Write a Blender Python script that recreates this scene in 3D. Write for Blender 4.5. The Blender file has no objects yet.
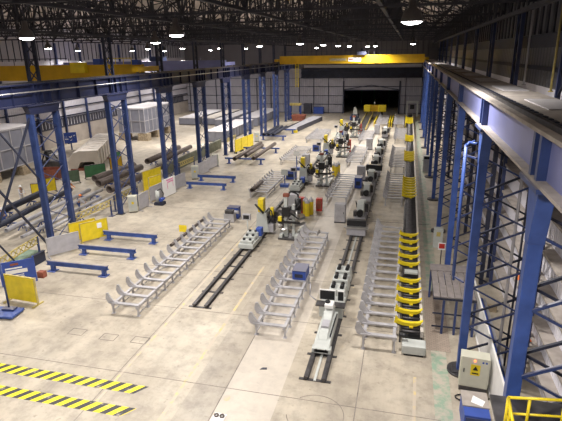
import bpy, bmesh, math, random
from mathutils import Vector, Matrix
random.seed(7)
C = bpy.context.scene.collection
SC = bpy.context.scene
PI = math.pi

# ------------------------------------------------------------------ materials
def mat(name, col, rough=.55, metal=0., var=.12, scale=3., bump=0., dust=0.):
    m = bpy.data.materials.new(name); m.use_nodes = True
    nt = m.node_tree; b = nt.nodes['Principled BSDF']
    b.inputs['Roughness'].default_value = rough; b.inputs['Metallic'].default_value = metal
    tc = nt.nodes.new('ShaderNodeTexCoord'); n = nt.nodes.new('ShaderNodeTexNoise')
    n.inputs['Scale'].default_value = scale; n.inputs['Detail'].default_value = 5
    nt.links.new(tc.outputs['Object'], n.inputs['Vector'])
    r = nt.nodes.new('ShaderNodeValToRGB')
    r.color_ramp.elements[0].position = .3; r.color_ramp.elements[1].position = .7
    r.color_ramp.elements[0].color = tuple(c*(1-var) for c in col)+(1,)
    r.color_ramp.elements[1].color = tuple(min(1, c*(1+var)) for c in col)+(1,)
    nt.links.new(n.outputs['Fac'], r.inputs['Fac'])
    out = r.outputs['Color']
    if dust:
        g = nt.nodes.new('ShaderNodeNewGeometry'); s = nt.nodes.new('ShaderNodeSeparateXYZ')
        nt.links.new(g.outputs['Normal'], s.inputs[0])
        mr = nt.nodes.new('ShaderNodeMapRange'); mr.inputs['From Min'].default_value = .6; mr.inputs['From Max'].default_value = .95
        mr.inputs['To Max'].default_value = dust
        nt.links.new(s.outputs['Z'], mr.inputs['Value'])
        mx = nt.nodes.new('ShaderNodeMixRGB'); mx.inputs[2].default_value = (.36, .31, .27, 1)
        nt.links.new(mr.outputs[0], mx.inputs[0]); nt.links.new(out, mx.inputs[1]); out = mx.outputs[0]
    nt.links.new(out, b.inputs['Base Color'])
    if bump:
        bp = nt.nodes.new('ShaderNodeBump'); bp.inputs['Strength'].default_value = bump
        nt.links.new(n.outputs['Fac'], bp.inputs['Height']); nt.links.new(bp.outputs[0], b.inputs['Normal'])
    return m

def corrugated(name, col, axis, pitch=.25, rough=.5, strength=.6, var=.08):
    m = mat(name, col, rough, 0, var, .35)
    nt = m.node_tree; b = nt.nodes['Principled BSDF']
    tc = nt.nodes.new('ShaderNodeTexCoord'); w = nt.nodes.new('ShaderNodeTexWave')
    w.wave_type = 'BANDS'; w.bands_direction = axis; w.inputs['Scale'].default_value = .314/pitch
    nt.links.new(tc.outputs['Object'], w.inputs['Vector'])
    bp = nt.nodes.new('ShaderNodeBump'); bp.inputs['Strength'].default_value = strength; bp.inputs['Distance'].default_value = .06
    nt.links.new(w.outputs['Fac'], bp.inputs['Height']); nt.links.new(bp.outputs[0], b.inputs['Normal'])
    return m

def emis(name, col, s):
    m = bpy.data.materials.new(name); m.use_nodes = True
    b = m.node_tree.nodes['Principled BSDF']; b.inputs['Base Color'].default_value = col+(1,)
    b.inputs['Emission Color'].default_value = col+(1,); b.inputs['Emission Strength'].default_value = s
    return m

def floor_mat():
    m = bpy.data.materials.new('worn_concrete'); m.use_nodes = True
    nt = m.node_tree; b = nt.nodes['Principled BSDF']; N = nt.nodes.new; Lk = nt.links.new
    b.inputs['Roughness'].default_value = .42
    tc = N('ShaderNodeTexCoord')
    def noise(scale, detail=6, rough=.6, stretch=None):
        n = N('ShaderNodeTexNoise'); n.inputs['Scale'].default_value = scale; n.inputs['Detail'].default_value = detail
        n.inputs['Roughness'].default_value = rough
        mp = N('ShaderNodeMapping'); Lk(tc.outputs['Object'], mp.inputs[0])
        if stretch: mp.inputs['Scale'].default_value = stretch
        Lk(mp.outputs[0], n.inputs['Vector']); return n
    def ramp(n, stops):
        r = N('ShaderNodeValToRGB'); e = r.color_ramp.elements
        e[0].position, e[0].color = stops[0][0], stops[0][1]+(1,)
        e[1].position, e[1].color = stops[-1][0], stops[-1][1]+(1,)
        for p, c in stops[1:-1]:
            k = e.new(p); k.color = c+(1,)
        Lk(n.outputs['Fac'], r.inputs['Fac']); return r
    def mix(kind, f, a, c):
        x = N('ShaderNodeMixRGB'); x.blend_type = kind
        if isinstance(f, float): x.inputs[0].default_value = f
        else: Lk(f, x.inputs[0])
        Lk(a, x.inputs[1]); Lk(c, x.inputs[2]); return x.outputs[0]
    base = ramp(noise(.16, 5), [(.3, (.36, .315, .25)), (.5, (.49, .43, .345)), (.72, (.62, .56, .46))])
    mott = ramp(noise(1.1, 9, .72), [(.3, (.52, .51, .53)), (.55, (1, 1, 1)), (1., (1.0, .99, .97))])
    strk = ramp(noise(.5, 8, .65, (1, .16, 1)), [(.34, (.62, .62, .63)), (.58, (1, 1, 1))])
    spot = ramp(noise(3.2, 3, .5), [(.27, (.5, .48, .47)), (.36, (1, 1, 1))])
    c = mix('MULTIPLY', .75, base.outputs[0], mott.outputs[0])
    c = mix('MULTIPLY', .6, c, strk.outputs[0])
    c = mix('MULTIPLY', .55, c, spot.outputs[0])
    # slab bays poured at different times: a cooler slab and a paler slab
    sx = N('ShaderNodeSeparateXYZ'); Lk(tc.outputs['Object'], sx.inputs[0])
    def band(out, a, b_):
        g = N('ShaderNodeMath'); g.operation = 'GREATER_THAN'; Lk(out, g.inputs[0]); g.inputs[1].default_value = a
        l = N('ShaderNodeMath'); l.operation = 'LESS_THAN'; Lk(out, l.inputs[0]); l.inputs[1].default_value = b_
        k = N('ShaderNodeMath'); k.operation = 'MULTIPLY'; Lk(g.outputs[0], k.inputs[0]); Lk(l.outputs[0], k.inputs[1]); return k.outputs[0]
    b1 = band(sx.outputs['X'], -9.1, -7.5); b2 = band(sx.outputs['X'], -7.5, -4.9)
    f1 = N('ShaderNodeMath'); f1.operation = 'MULTIPLY'; Lk(b1, f1.inputs[0]); f1.inputs[1].default_value = .8
    f2 = N('ShaderNodeMath'); f2.operation = 'MULTIPLY'; Lk(b2, f2.inputs[0]); f2.inputs[1].default_value = .45
    k1 = N('ShaderNodeRGB'); k1.outputs[0].default_value = (.84, .84, .86, 1)
    k2 = N('ShaderNodeRGB'); k2.outputs[0].default_value = (.66, .60, .54, 1)
    c = mix('MULTIPLY', f1.outputs[0], c, k1.outputs[0]); c = mix('MIX', f2.outputs[0], c, k2.outputs[0])
    Lk(c, b.inputs['Base Color'])
    rr = N('ShaderNodeMapRange'); rr.inputs['To Min'].default_value = .32; rr.inputs['To Max'].default_value = .6
    n2 = noise(.6, 5); Lk(n2.outputs['Fac'], rr.inputs['Value']); Lk(rr.outputs[0], b.inputs['Roughness'])
    bp = N('ShaderNodeBump'); bp.inputs['Strength'].default_value = .05
    n3 = noise(6, 6); Lk(n3.outputs['Fac'], bp.inputs['Height']); Lk(bp.outputs[0], b.inputs['Normal'])
    return m

def worn_paint(name, col, under=(.45, .39, .33), cover=.45):
    m = bpy.data.materials.new(name); m.use_nodes = True
    nt = m.node_tree; b = nt.nodes['Principled BSDF']; b.inputs['Roughness'].default_value = .5
    tc = nt.nodes.new('ShaderNodeTexCoord'); n = nt.nodes.new('ShaderNodeTexNoise'); n.inputs['Scale'].default_value = 1.6; n.inputs['Detail'].default_value = 9
    n.inputs['Roughness'].default_value = .7
    nt.links.new(tc.outputs['Object'], n.inputs['Vector'])
    r = nt.nodes.new('ShaderNodeValToRGB'); e = r.color_ramp.elements
    e[0].position = cover-.06; e[0].color = under+(1,); e[1].position = cover+.08; e[1].color = col+(1,)
    nt.links.new(n.outputs['Fac'], r.inputs['Fac']); nt.links.new(r.outputs[0], b.inputs['Base Color'])
    return m

M = dict(
 floor=floor_mat(),
 blue=mat('blue_paint', (.032, .055, .165), .38, 0, .25, 1.2, dust=.35),
 lamphousing=mat('dull_lamp_housing', (.11, .10, .10), .5, 0, .1, 2),
 greyboard=mat('dusty_grey_boards', (.20, .175, .17), .8, 0, .2, 3),
 lacenavy=mat('navy_lacing_paint', (.035, .05, .13), .45, 0, .25, 1.2),
 blue2=mat('bright_blue_paint', (.040, .085, .30), .4, 0, .2, 2, dust=.12),
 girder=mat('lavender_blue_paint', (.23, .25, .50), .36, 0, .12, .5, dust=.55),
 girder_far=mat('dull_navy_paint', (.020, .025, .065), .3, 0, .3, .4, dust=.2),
 dust=mat('dusty_steel', (.36, .32, .29), .8, 0, .2, 2),
 navy=mat('dark_steel', (.018, .022, .045), .6, 0, .3, 1),
 roofdark=mat('sooty_roof_steel', (.030, .030, .042), .7, 0, .3, 1),
 yellow=mat('yellow_paint', (.78, .60, .02), .4, 0, .12, 2),
 oyellow=mat('orange_yellow_crane_paint', (.62, .37, .01), .4, 0, .15, .6),
 fadedyellow=mat('faded_yellow_lattice', (.50, .40, .13), .6, 0, .25, 3),
 grey=mat('pale_grey_paint', (.40, .39, .42), .5, 0, .12, 2),
 midgrey=mat('rack_grey_steel', (.42, .41, .43), .5, .1, .18, 2),
 lgrey=mat('light_machine_enamel', (.50, .52, .50), .4, 0, .08, 2),
 white=mat('white_paint', (.78, .77, .76), .5, 0, .05, 2),
 steel=mat('bright_steel', (.55, .54, .53), .3, .8, .1, 3),
 dsteel=mat('dark_rail_steel', (.10, .095, .10), .4, .6, .3, 3),
 black=mat('black_plastic', (.012, .012, .014), .45, 0, .2, 3),
 brown=mat('brown_pipe_steel', (.12, .095, .085), .55, .3, .3, 2),
 rust=mat('rust_red_paint', (.25, .075, .045), .65, 0, .25, 2),
 red=mat('red_paint', (.45, .03, .02), .45, 0, .1, 2),
 orange=mat('orange_plastic', (.85, .22, .04), .5, 0, .1, 2),
 green=mat('green_paint', (.07, .22, .10), .55, 0, .2, 1.5),
 dullgreen=mat('dull_green_sheet', (.11, .17, .11), .7, 0, .2, 1.5),
 palegreen=mat('pale_green_sheet', (.22, .30, .22), .7, 0, .2, 1.5),
 olive=mat('olive_tarpaulin', (.13, .135, .10), .8, 0, .25, 1.5, .3),
 wood=mat('weathered_timber', (.36, .29, .20), .8, 0, .35, 4, .2),
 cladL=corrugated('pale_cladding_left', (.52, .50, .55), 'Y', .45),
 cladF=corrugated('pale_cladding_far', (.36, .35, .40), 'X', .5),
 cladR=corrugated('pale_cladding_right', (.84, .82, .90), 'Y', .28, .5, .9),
 cladup=corrugated('dark_cladding', (.13, .12, .13), 'X', .6),  # even dark sheeting for the far wall top and the hall beyond
 cladupY=corrugated('shaded_cladding_side', (.10, .10, .115), 'Y', .6),  # upper right sheets get little lamp light; that shade is put into the colour
 roof=corrugated('grimy_roof_sheet', (.62, .56, .53), 'Y', 1.0, .8, .4, .35),
 concrete=mat('concrete_wall', (.42, .37, .33), .8, 0, .15, .5),
 beige=mat('beige_trough_paint', (.60, .55, .50), .5, 0, .08, 1),
 cont=mat('grey_container_paint', (.20, .205, .25), .45, 0, .12, .6),
 conttop=mat('pale_container_top', (.54, .52, .54), .6, 0, .08, 1),
 cream=mat('cream_cabinet', (.58, .57, .47), .45, 0, .06, 2),
 skin=mat('skin', (.50, .30, .21), .6, 0, .05, 3),
 denim=mat('blue_workwear', (.06, .11, .34), .8, 0, .15, 4),
 palewear=mat('pale_grey_workwear', (.58, .58, .62), .8, 0, .1, 4),
 hivis=mat('orange_hivis_cloth', (.85, .27, .06), .7, 0, .08, 4),
 glass=emis('lit_lamp_glass', (1.0, .96, .95), 30),
 glow=emis('red_pilot_light', (1.0, .12, .03), 5),
 roller=mat('roller_steel', (.09, .085, .09), .45, .5, .2, 5),
 mullion=mat('dull_mullion', (.05, .05, .07), .6, 0, .2, 1),
 hazy=worn_paint('worn_yellow_stripe', (.88, .74, .02), cover=.36),
 hazk=worn_paint('worn_black_stripe', (.035, .035, .04), cover=.36),
 faint=worn_paint('faded_yellow_line', (.66, .52, .20), (.50, .43, .35), .56),
 greenwalk=worn_paint('faded_green_walkway', (.26, .36, .27), (.46, .41, .34), .50),
 joint=mat('joint_filler', (.22, .19, .17), .9, 0, .3, 2),
 paper=mat('white_paper', (.88, .88, .88), .8, 0, .02, 2),
 pink=mat('pink_ink', (.75, .10, .38), .7, 0, .1, 2),
 board=mat('blue_board', (.035, .08, .36), .5, 0, .1, 2),
)

# ------------------------------------------------------------------ mesh building
class MB:
    def __init__(s): s.v = []; s.f = []; s.smooth = []
    def _add(s, vs, fs, sm=False):
        n = len(s.v); s.v += [tuple(v) for v in vs]
        for f in fs: s.f.append(tuple(i+n for i in f)); s.smooth.append(sm)
        return s
    def box(s, x0, y0, z0, x1, y1, z1):
        if x0 > x1: x0, x1 = x1, x0
        if y0 > y1: y0, y1 = y1, y0
        if z0 > z1: z0, z1 = z1, z0
        vs = [(x0,y0,z0),(x1,y0,z0),(x1,y1,z0),(x0,y1,z0),(x0,y0,z1),(x1,y0,z1),(x1,y1,z1),(x0,y1,z1)]
        return s._add(vs, [(0,3,2,1),(4,5,6,7),(0,1,5,4),(1,2,6,5),(2,3,7,6),(3,0,4,7)])
    def bar(s, p, q, w, h=None, up=(0, 0, 1)):
        h = h or w; p = Vector(p); q = Vector(q); d = (q-p).normalized(); u = Vector(up)
        if abs(d.dot(u)) > .98: u = Vector((0, 1, 0))
        a = d.cross(u).normalized()*w/2; b = a.cross(d).normalized()*h/2
        vs = [p-a-b, p+a-b, p+a+b, p-a+b, q-a-b, q+a-b, q+a+b, q-a+b]
        return s._add(vs, [(0,1,2,3),(7,6,5,4),(0,4,5,1),(1,5,6,2),(2,6,7,3),(3,7,4,0)])
    def tube(s, p, q, r, n=12, r2=None, inner=None):
        p = Vector(p); q = Vector(q); r2 = r if r2 is None else r2
        d = (q-p).normalized(); u = Vector((0, 0, 1)) if abs(d.z) < .95 else Vector((0, 1, 0))
        a = d.cross(u).normalized(); b = a.cross(d).normalized()
        R = lambda c, rr: [c+(a*math.cos(t*2*PI/n)+b*math.sin(t*2*PI/n))*rr for t in range(n)]
        if inner is None:
            vs = R(p, r)+R(q, r2)
            k = len(s.v); s._add(vs, [(i, i+n, (i+1) % n+n, (i+1) % n) for i in range(n)], True)
            s._add([], []); s.f.append(tuple(k+i for i in range(n))); s.smooth.append(False)
            s.f.append(tuple(k+n+i for i in reversed(range(n)))); s.smooth.append(False)
        else:
            vs = R(p, r)+R(q, r)+R(p, inner)+R(q, inner); fs = []
            for i in range(n):
                j = (i+1) % n
                fs += [(i, i+n, j+n, j), (2*n+i, 2*n+j, 3*n+j, 3*n+i), (i, j, 2*n+j, 2*n+i), (n+i, 3*n+i, 3*n+j, n+j)]
            s._add(vs, fs, True)
        return s
    def lathe(s, c, prof, n=20):
        c = Vector(c); vs = []; fs = []
        for r, z in prof:
            vs += [c+Vector((r*math.cos(t*2*PI/n), r*math.sin(t*2*PI/n), z)) for t in range(n)]
        for k in range(len(prof)-1):
            for i in range(n):
                j = (i+1) % n; fs.append((k*n+i, k*n+j, (k+1)*n+j, (k+1)*n+i))
        return s._add(vs, fs, True)
    def prism(s, pts, axis, a, b):
        # polygon in the plane perpendicular to axis, extruded from a to b
        def P(u, v, t): return {'x': (t, u, v), 'y': (u, t, v), 'z': (u, v, t)}[axis]
        n = len(pts); vs = [P(u, v, a) for u, v in pts]+[P(u, v, b) for u, v in pts]
        fs = [tuple(range(n)), tuple(reversed(range(n, 2*n)))]+[(i, i+n, (i+1) % n+n, (i+1) % n) for i in range(n)]
        return s._add(vs, fs)
    def path(s, pts, r, n=8):
        for a, b in zip(pts, pts[1:]): s.tube(a, b, r, n)
        return s
    def build(s, name, m, parent=None, loc=None, bevel=0):
        me = bpy.data.meshes.new(name); me.from_pydata(s.v, [], s.f); me.update()
        bm = bmesh.new(); bm.from_mesh(me); bmesh.ops.recalc_face_normals(bm, faces=bm.faces); bm.to_mesh(me); bm.free()
        for p, sm in zip(me.polygons, s.smooth): p.use_smooth = sm
        me.materials.append(M[m] if isinstance(m, str) else m)
        o = bpy.data.objects.new(name, me); C.objects.link(o)
        if parent: o.parent = parent
        if loc: o.location = loc
        if bevel:
            b = o.modifiers.new('bevel', 'BEVEL'); b.width = bevel; b.segments = 2; b.limit_method = 'ANGLE'
        return o

def empty(name, loc=(0, 0, 0), rz=0, label=None, cat=None, group=None):
    o = bpy.data.objects.new(name, None); C.objects.link(o); o.location = loc; o.rotation_euler = (0, 0, rz)
    o.empty_display_size = .3
    tag(o, label, cat, group); return o
def tag(o, label=None, cat=None, group=None, kind=None):
    if label: o['label'] = label
    if cat: o['category'] = cat
    if group: o['group'] = group
    if kind: o['kind'] = kind
    return o
def dup(o, parent=None):
    c = o.copy(); C.objects.link(c); c.parent = parent
    for ch in list(o.children): dup(ch, c)
    return c
def put(proto, first, loc, rz, label, group=None):
    o = proto if first else dup(proto)
    o.location = loc; o.rotation_euler = (0, 0, rz); o['label'] = label
    if group: o['group'] = group
    return o
ORD = ['nearest', 'second nearest', 'third nearest', 'fourth nearest', 'fifth nearest', 'sixth nearest', 'seventh nearest', 'eighth nearest',
       'ninth nearest', 'tenth nearest', 'eleventh nearest', 'twelfth nearest', 'thirteenth nearest', 'fourteenth nearest', 'fifteenth nearest', 'sixteenth nearest']
def struct(o, kind='structure'): o['kind'] = kind; return o

# ------------------------------------------------------------------ dimensions (metres; camera stands over x=0, y=0)
XL, XR, XW, XLW, YF = -27.2, 3.3, 6.7, -60., 130.
BAY = 10.1
YC = [32.6+BAY*k for k in range(-2, 10)]     # column centres

# ------------------------------------------------------------------ room shell
fl = struct(MB().box(-62, -12, -.3, 12, 175, 0).build('floor', 'floor'))
def mark(name, m, pts, z=.004, label=None):
    o = MB().prism(pts, 'z', 0., z).build(name, m, fl)
    if label: o['label'] = label
    return o
def strip(name, m, x0, y0, x1, y1, w, z=.004, label=None):
    d = Vector((x1-x0, y1-y0, 0)).normalized(); a = Vector((-d.y, d.x, 0))*w/2
    return mark(name, m, [(x0-a.x, y0-a.y), (x1-a.x, y1-a.y), (x1+a.x, y1+a.y), (x0+a.x, y0+a.y)], z, label)
strip('slab_joint', 'joint', -7.5, 12, -7.5, 24, .05)
strip('slab_joint', 'joint', -1.42, 12, -1.42, 23, .05)
strip('slab_joint', 'joint', -13.2, 13, -13.2, 60, .04)
for yy in (18.2, 24.8, 30.4, 36.2, 44.5, 60.5, 75): strip('slab_joint', 'joint', -24, yy, 2.2, yy+.02, .035)
strip('slab_joint', 'dsteel', -5.0, 43.9, 2.6, 43.9, .10, .01)
strip('yellow_line', 'faint', -9.6, 12, -9.6, 32, .16, label='faded yellow line painted on the floor')
strip('yellow_line', 'faint', -13.0, 16, -13.0, 40, .14)
strip('yellow_line', 'faint', .95, 12, 1.15, 21, .14)
strip('walkway_strip', 'greenwalk', 2.35, 17, 2.45, 118, .75, label='worn green painted walkway strip')
for (cx, cy) in ((-15.5, 20.9), (-13.6, 21.0), (-17.6, 21.0)):
    for a, b, c, d in ((-.45,-.3,.45,-.3), (-.45,.3,.45,.3), (-.45,-.3,-.45,.3), (.45,-.3,.45,.3)):
        strip('floor_hatch_edge', 'joint', cx+a, cy+b, cx+c, cy+d, .05)
pv = bpy.data.materials.new('brick_paving'); pv.use_nodes = True; nt = pv.node_tree
bt_ = nt.nodes.new('ShaderNodeTexBrick'); bt_.inputs['Scale'].default_value = 2.2; bt_.inputs[1].default_value = (.40, .32, .26, 1); bt_.inputs[2].default_value = (.33, .27, .22, 1); bt_.inputs[3].default_value = (.20, .17, .15, 1)
tc_ = nt.nodes.new('ShaderNodeTexCoord'); nt.links.new(tc_.outputs['Object'], bt_.inputs[0]); nt.links.new(bt_.outputs[0], nt.nodes['Principled BSDF'].inputs['Base Color'])
o = MB().prism([(1.75, 23.5), (3.0, 23.5), (3.0, 30.5), (1.75, 30.5)], 'z', 0, .006).build('brick_paving', pv, fl); o['label'] = 'brown brick paved patch in the floor'
o = MB().prism([(-7.220+.16*math.cos(a), 17.540+.2*math.sin(a)) for a in [k*PI/5 for k in range(10)]], 'z', 0, .004).build('rust_stain', 'faint', fl); o['label'] = 'small yellow brown stain on the floor'
ring = MB(); R_ = 1.25
for k in range(30):
    if k in (6, 7, 8): continue
    a0, a1 = k*2*PI/36-2.9, (k+1)*2*PI/36-2.9
    ring.bar((-3.1+R_*math.cos(a0), 17.4+R_*math.sin(a0), .003), (-3.1+R_*math.cos(a1), 17.4+R_*math.sin(a1), .003), .035, .004)
ring.build('tyre_scuff', 'joint', fl)
# hazard stripes, painted chevrons
def hazard(yc, x0, x1, w, label):
    h = tag(empty('hazard_stripe', (x0, yc, 0)), label, 'floor marking', 'hazard stripes on the floor')
    L = x1-x0; p = .66; sk = w*.75; yb = MB(); kb = MB(); n = int(L/p)+1
    for k in range(n):
        for m_, o in ((yb, 0), (kb, p/2)):
            a = k*p+o; b = min(a+p/2, L)
            if a >= L: continue
            m_.prism([(a, -w/2), (b, -w/2), (b+sk, w/2), (a+sk, w/2)], 'z', .001, .006)
    yb.build('yellow_chevron', 'hazy', h); kb.build('black_chevron', 'hazk', h)
hazard(17.15, -24, -11.6, .62, 'worn yellow and black hazard stripe, the one farther from camera, near the blue platform')
hazard(15.65, -22, -11.4, .62, 'worn yellow and black hazard stripe at the bottom left edge, nearer to camera')

# far wall (with the goods opening)
w = MB(); DX0, DX1, DH = -15.9, -2.1, 5.8
w.box(XLW, YF, 0, DX0, YF+.2, 11.3); w.box(DX1, YF, 0, 12, YF+.2, 11.3); w.box(DX0, YF, DH, DX1, YF+.2, 11.3)
wf = struct(w.build('wall_far', 'cladF'))
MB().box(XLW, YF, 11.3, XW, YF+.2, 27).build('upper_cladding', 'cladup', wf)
MB().box(-26.5, YF-.12, 11.45, 3, YF, 12.15).build('light_strip', 'conttop', wf)
fr = MB()
for x in [-59+3.9*k for k in range(18)]:
    if DX0 < x < DX1: continue
    fr.box(x-.07, YF-.2, 0, x+.07, YF, 9)
for z in (.15, 2.3, 4.5, 6.8, 8.95):
    fr.box(XLW, YF-.15, z-.05, DX0, YF, z+.05); fr.box(DX1, YF-.15, z-.05, XW, YF, z+.05)
    if z > DH: fr.box(DX0, YF-.17, z-.08, DX1, YF, z+.08)
fr.build('wall_framing', 'navy', wf)
mu = MB()
for k in range(26): mu.box(-27+1.25*k, YF-.16, 12.2, -26.88+1.25*k, YF, 21)
mu.build('glazing_bars', 'mullion', wf)
dk = MB()
for z in (9.1, 10.2, 11.2): dk.bar((XL, YF-.5, z), (XR, YF-.5, z), .25)
for k in range(24):
    x = XL+k*1.27; dk.bar((x, YF-.5, 9.1), (x+.63, YF-.5, 11.2), .1); dk.bar((x+.63, YF-.5, 11.2), (x+1.27, YF-.5, 9.1), .1)
dk.box(XL, YF-.3, 9.0, XR, YF-.01, 11.3)
dk.build('wind_girder', 'navy', wf)
lt = MB(); lt.bar((DX0-.2, YF-.3, DH+.2), ((DX0+DX1)/2, YF-.3, DH+1.35), .14); lt.bar(((DX0+DX1)/2, YF-.3, DH+1.35), (DX1+.2, YF-.3, DH+.2), .14)
lt.bar((DX0-.3, YF-.3, DH+.1), (DX1+.3, YF-.3, DH+.1), .18)
lt.box(DX0-.35, YF-.35, 0, DX0, YF-.02, DH+2.4); lt.box(DX1, YF-.35, 0, DX1+.35, YF-.02, DH+2.4)
lt.build('door_frame', 'navy', wf)
# dark hall beyond the opening
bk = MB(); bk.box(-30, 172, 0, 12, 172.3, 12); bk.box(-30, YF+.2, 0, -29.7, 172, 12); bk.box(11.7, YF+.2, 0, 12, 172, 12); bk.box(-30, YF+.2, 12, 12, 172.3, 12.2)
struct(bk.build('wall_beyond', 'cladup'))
bb = MB()
for x in (-13.2, -9.5, -5.2): bb.box(x-.15, 150, 0, x+.15, 150.3, 9)
struct(bb.build('trim_1', 'green')); bpy.data.objects['trim_1']['label'] = 'green posts in the dark hall beyond the opening'

# left wall
w = MB().box(XLW-.2, -12, 3.1, XLW, YF, 20.2)
wl = struct(w.build('wall_left', 'cladL'))
MB().box(XLW-.4, -12, 0, XLW+.15, YF, 3.1).build('concrete_plinth', 'concrete', wl)
g = MB()
for z in (5.0, 6.5, 8.0, 9.5, 11, 12.5): g.box(XLW, -12, z-.09, XLW+.16, YF, z+.09)
g.build('wall_girt', 'navy', wl)
g = MB(); g.box(XLW, -12, 3.1, XLW+.2, YF, 3.3); g.box(XLW, -12, 4.55, XLW+.2, YF, 4.75)
for k in range(150): g.box(XLW, k*.85, 3.1, XLW+.14, k*.85+.45, 4.6)
g.build('louvre_band', 'mullion', wl)
MB().box(XLW, -12, 14.6, XLW+.1, YF, 17.8).build('clerestory_band', 'cladF', wl)
g = MB()
for k in range(95): g.box(XLW+.05, k*1.35, 14.6, XLW+.2, k*1.35+.09, 17.8)
g.build('clerestory_bars', 'navy', wl)

# right wall: sheeting with deep dusty ledges
wr = struct(MB().box(XW, -12, 0, XW+.2, YF, 13.2).build('wall_right', 'cladR'))
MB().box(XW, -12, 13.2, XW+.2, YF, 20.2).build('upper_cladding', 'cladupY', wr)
g = MB()
for z in (1.65, 3.3, 4.95, 6.6, 8.3, 10.0): g.box(XW-.55, -12, z-.12, XW, YF, z)
g.build('wall_ledge', 'dust', wr)
g = MB(); g.box(XW-.15, -12, 14.0, XW, YF, 14.2); g.box(XW-.25, -12, 15.1, XW, YF, 15.75)
g.build('window_rail', 'navy', wr)
g = MB()
for k in range(90): g.box(XW-.08, 8+k*1.3, 15.8, XW, 8+k*1.3+.42, 18.3)
g.build('dark_glazing', 'roofdark', wr)
wp = struct(MB().box(4.45, 17.6, 0, 4.53, 30, 2.1).box(4.4, 17.6, 0, 4.58, 30, .1).build('trim_2', 'white'))
wp['label'] = 'low white sheeted partition behind the electrical cabinet'

# roof sheeting, ridges and purlins
RB = 19.9; RT = 26.1
def roof_z(x):
    if x > XL: m_ = (XL+XW)/2; h = (XW-XL)/2
    else: m_ = (XL+XLW)/2; h = (XL-XLW)/2
    return RB+(RT-RB)*(1-abs(x-m_)/h)
ce = MB()
for x0, x1 in ((XLW-.2, (XLW+XL)/2), ((XLW+XL)/2, XL), (XL, (XL+XW)/2), ((XL+XW)/2, XW+.2)):
    z0, z1 = roof_z(max(x0, XLW)) if x0 != XL else RB, roof_z(min(x1, XW)) if x1 != XL else RB
    ce.prism([(x0, z0), (x1, z1), (x1, z1+.15), (x0, z0+.15)], 'y', -12, YF)
ceil = struct(ce.build('ceiling', 'roof'))
pu = MB()
x = XLW+.8
while x < XW:
    if abs(x-XL) > .3: z = roof_z(x); pu.box(x-.05, -12, z-.12, x+.05, YF, z-.02)
    x += 2.1
pu.build('purlin', 'roofdark', ceil)
sb = MB()
for k in range(0, 12):
    y0 = YC[0]+k*BAY-5
    for (xa, xb) in ((XL, XL+8.5), (XL+8.5, -10.25), (-10.25, -1.8), (-1.8, XW), (XLW, XLW+16.4), (XLW+16.4, XL)):
        za = (RB if xa == XL else roof_z(xa))-.35; zb = (RB if xb in (XL, XW) else roof_z(xb))-.35
        sb.bar((xa, y0, za), (xb, y0+BAY, zb), .08); sb.bar((xb, y0, zb), (xa, y0+BAY, za), .08)
sb.build('roof_bracing', 'roofdark', ceil)

# ------------------------------------------------------------------ roof trusses
def truss_mesh(xa, xb, nseg):
    c = MB(); t = MB(); wbm = MB(); zb = 17.6
    def top(x):
        m_ = (xa+xb)/2; h = (xb-xa)/2; return 19.5+6.0*(1-abs(x-m_)/h)
    xs = [xa+(xb-xa)*k/nseg for k in range(nseg+1)]
    c.bar((xa, 0, zb), (xb, 0, zb), .14, .16)
    c.bar((xa, 0, zb+1.0), (xb, 0, zb+1.0), .05, .06)
    for a, b in zip(xs, xs[1:]): t.bar((a, 0, top(a)), (b, 0, top(b)), .2, .16)
    for k, (a, b) in enumerate(zip(xs, xs[1:])):
        wbm.bar((a, 0, zb), (a, 0, top(a)), .1)
        if k % 2: wbm.bar((a, 0, top(a)), (b, 0, zb), .1)
        else: wbm.bar((a, 0, zb), (b, 0, top(b)), .1)
        m_ = (a+b)/2
        wbm.bar((a, 0, zb), (m_, 0, zb+1.0), .06); wbm.bar((m_, 0, zb+1.0), (b, 0, zb), .06)
    wbm.bar((xb, 0, zb), (xb, 0, top(xb)), .12)
    return c, t, wbm
for xa, xb, nm, ns in ((XL+.1, XW-.1, 'over the machine bay', 16), (XLW+.1, XL-.1, 'over the left bay', 16)):
    proto = empty('roof_truss', (0, 0, 0)); c, t, wbm = truss_mesh(xa, xb, ns)
    c.build('bottom_chord', 'roofdark', proto); t.build('top_chord', 'roofdark', proto); wbm.build('web_members', 'roofdark', proto)
    proto['category'] = 'roof truss'
    k = 0
    for y in [YC[0]-1+BAY*j for j in range(12)]:
        if y > YF-1: break
        put(proto, k == 0, (0, y, 0), 0, 'dark lattice roof truss %s, one of a row of look-alikes' % nm, 'dark roof trusses '+nm); k += 1
# longitudinal valley lattice girders
def long_lattice(x, z0, z1, nm, label):
    t = empty(nm, (x, 0, 0), 0, label, 'lattice girder')
    c = MB(); c.box(-.12, 5, z0-.1, .12, YF-.5, z0+.1); c.box(-.12, 5, z1-.1, .12, YF-.5, z1+.1); c.build('chord', 'roofdark', t)
    b = MB(); y = 5.; 
    while y < YF-3: b.bar((0, y, z0), (0, y+1.26, z1), .09); b.bar((0, y+1.26, z1), (0, y+2.52, z0), .09); b.bar((0, y, z0), (0, y, z1), .08); y += 2.525
    b.build('web_members', 'roofdark', t)
long_lattice(XL, 16.9, 19.3, 'valley_girder', 'dark lattice girder running above the left column row under the roof')
long_lattice(XW-1.3, 16.9, 19.3, 'eaves_girder', 'dark lattice girder along the top of the right wall')
long_lattice(-10.25, 17.7, 25.2, 'ridge_girder', 'dark lattice girder along the middle of the machine bay roof')
long_lattice(-18.7, 17.7, 22, 'roof_tie_girder', 'dark lattice girder under the left slope of the machine bay roof')
long_lattice(-1.8, 17.7, 22, 'roof_tie_girder', 'dark lattice girder under the right slope of the machine bay roof')
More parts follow.
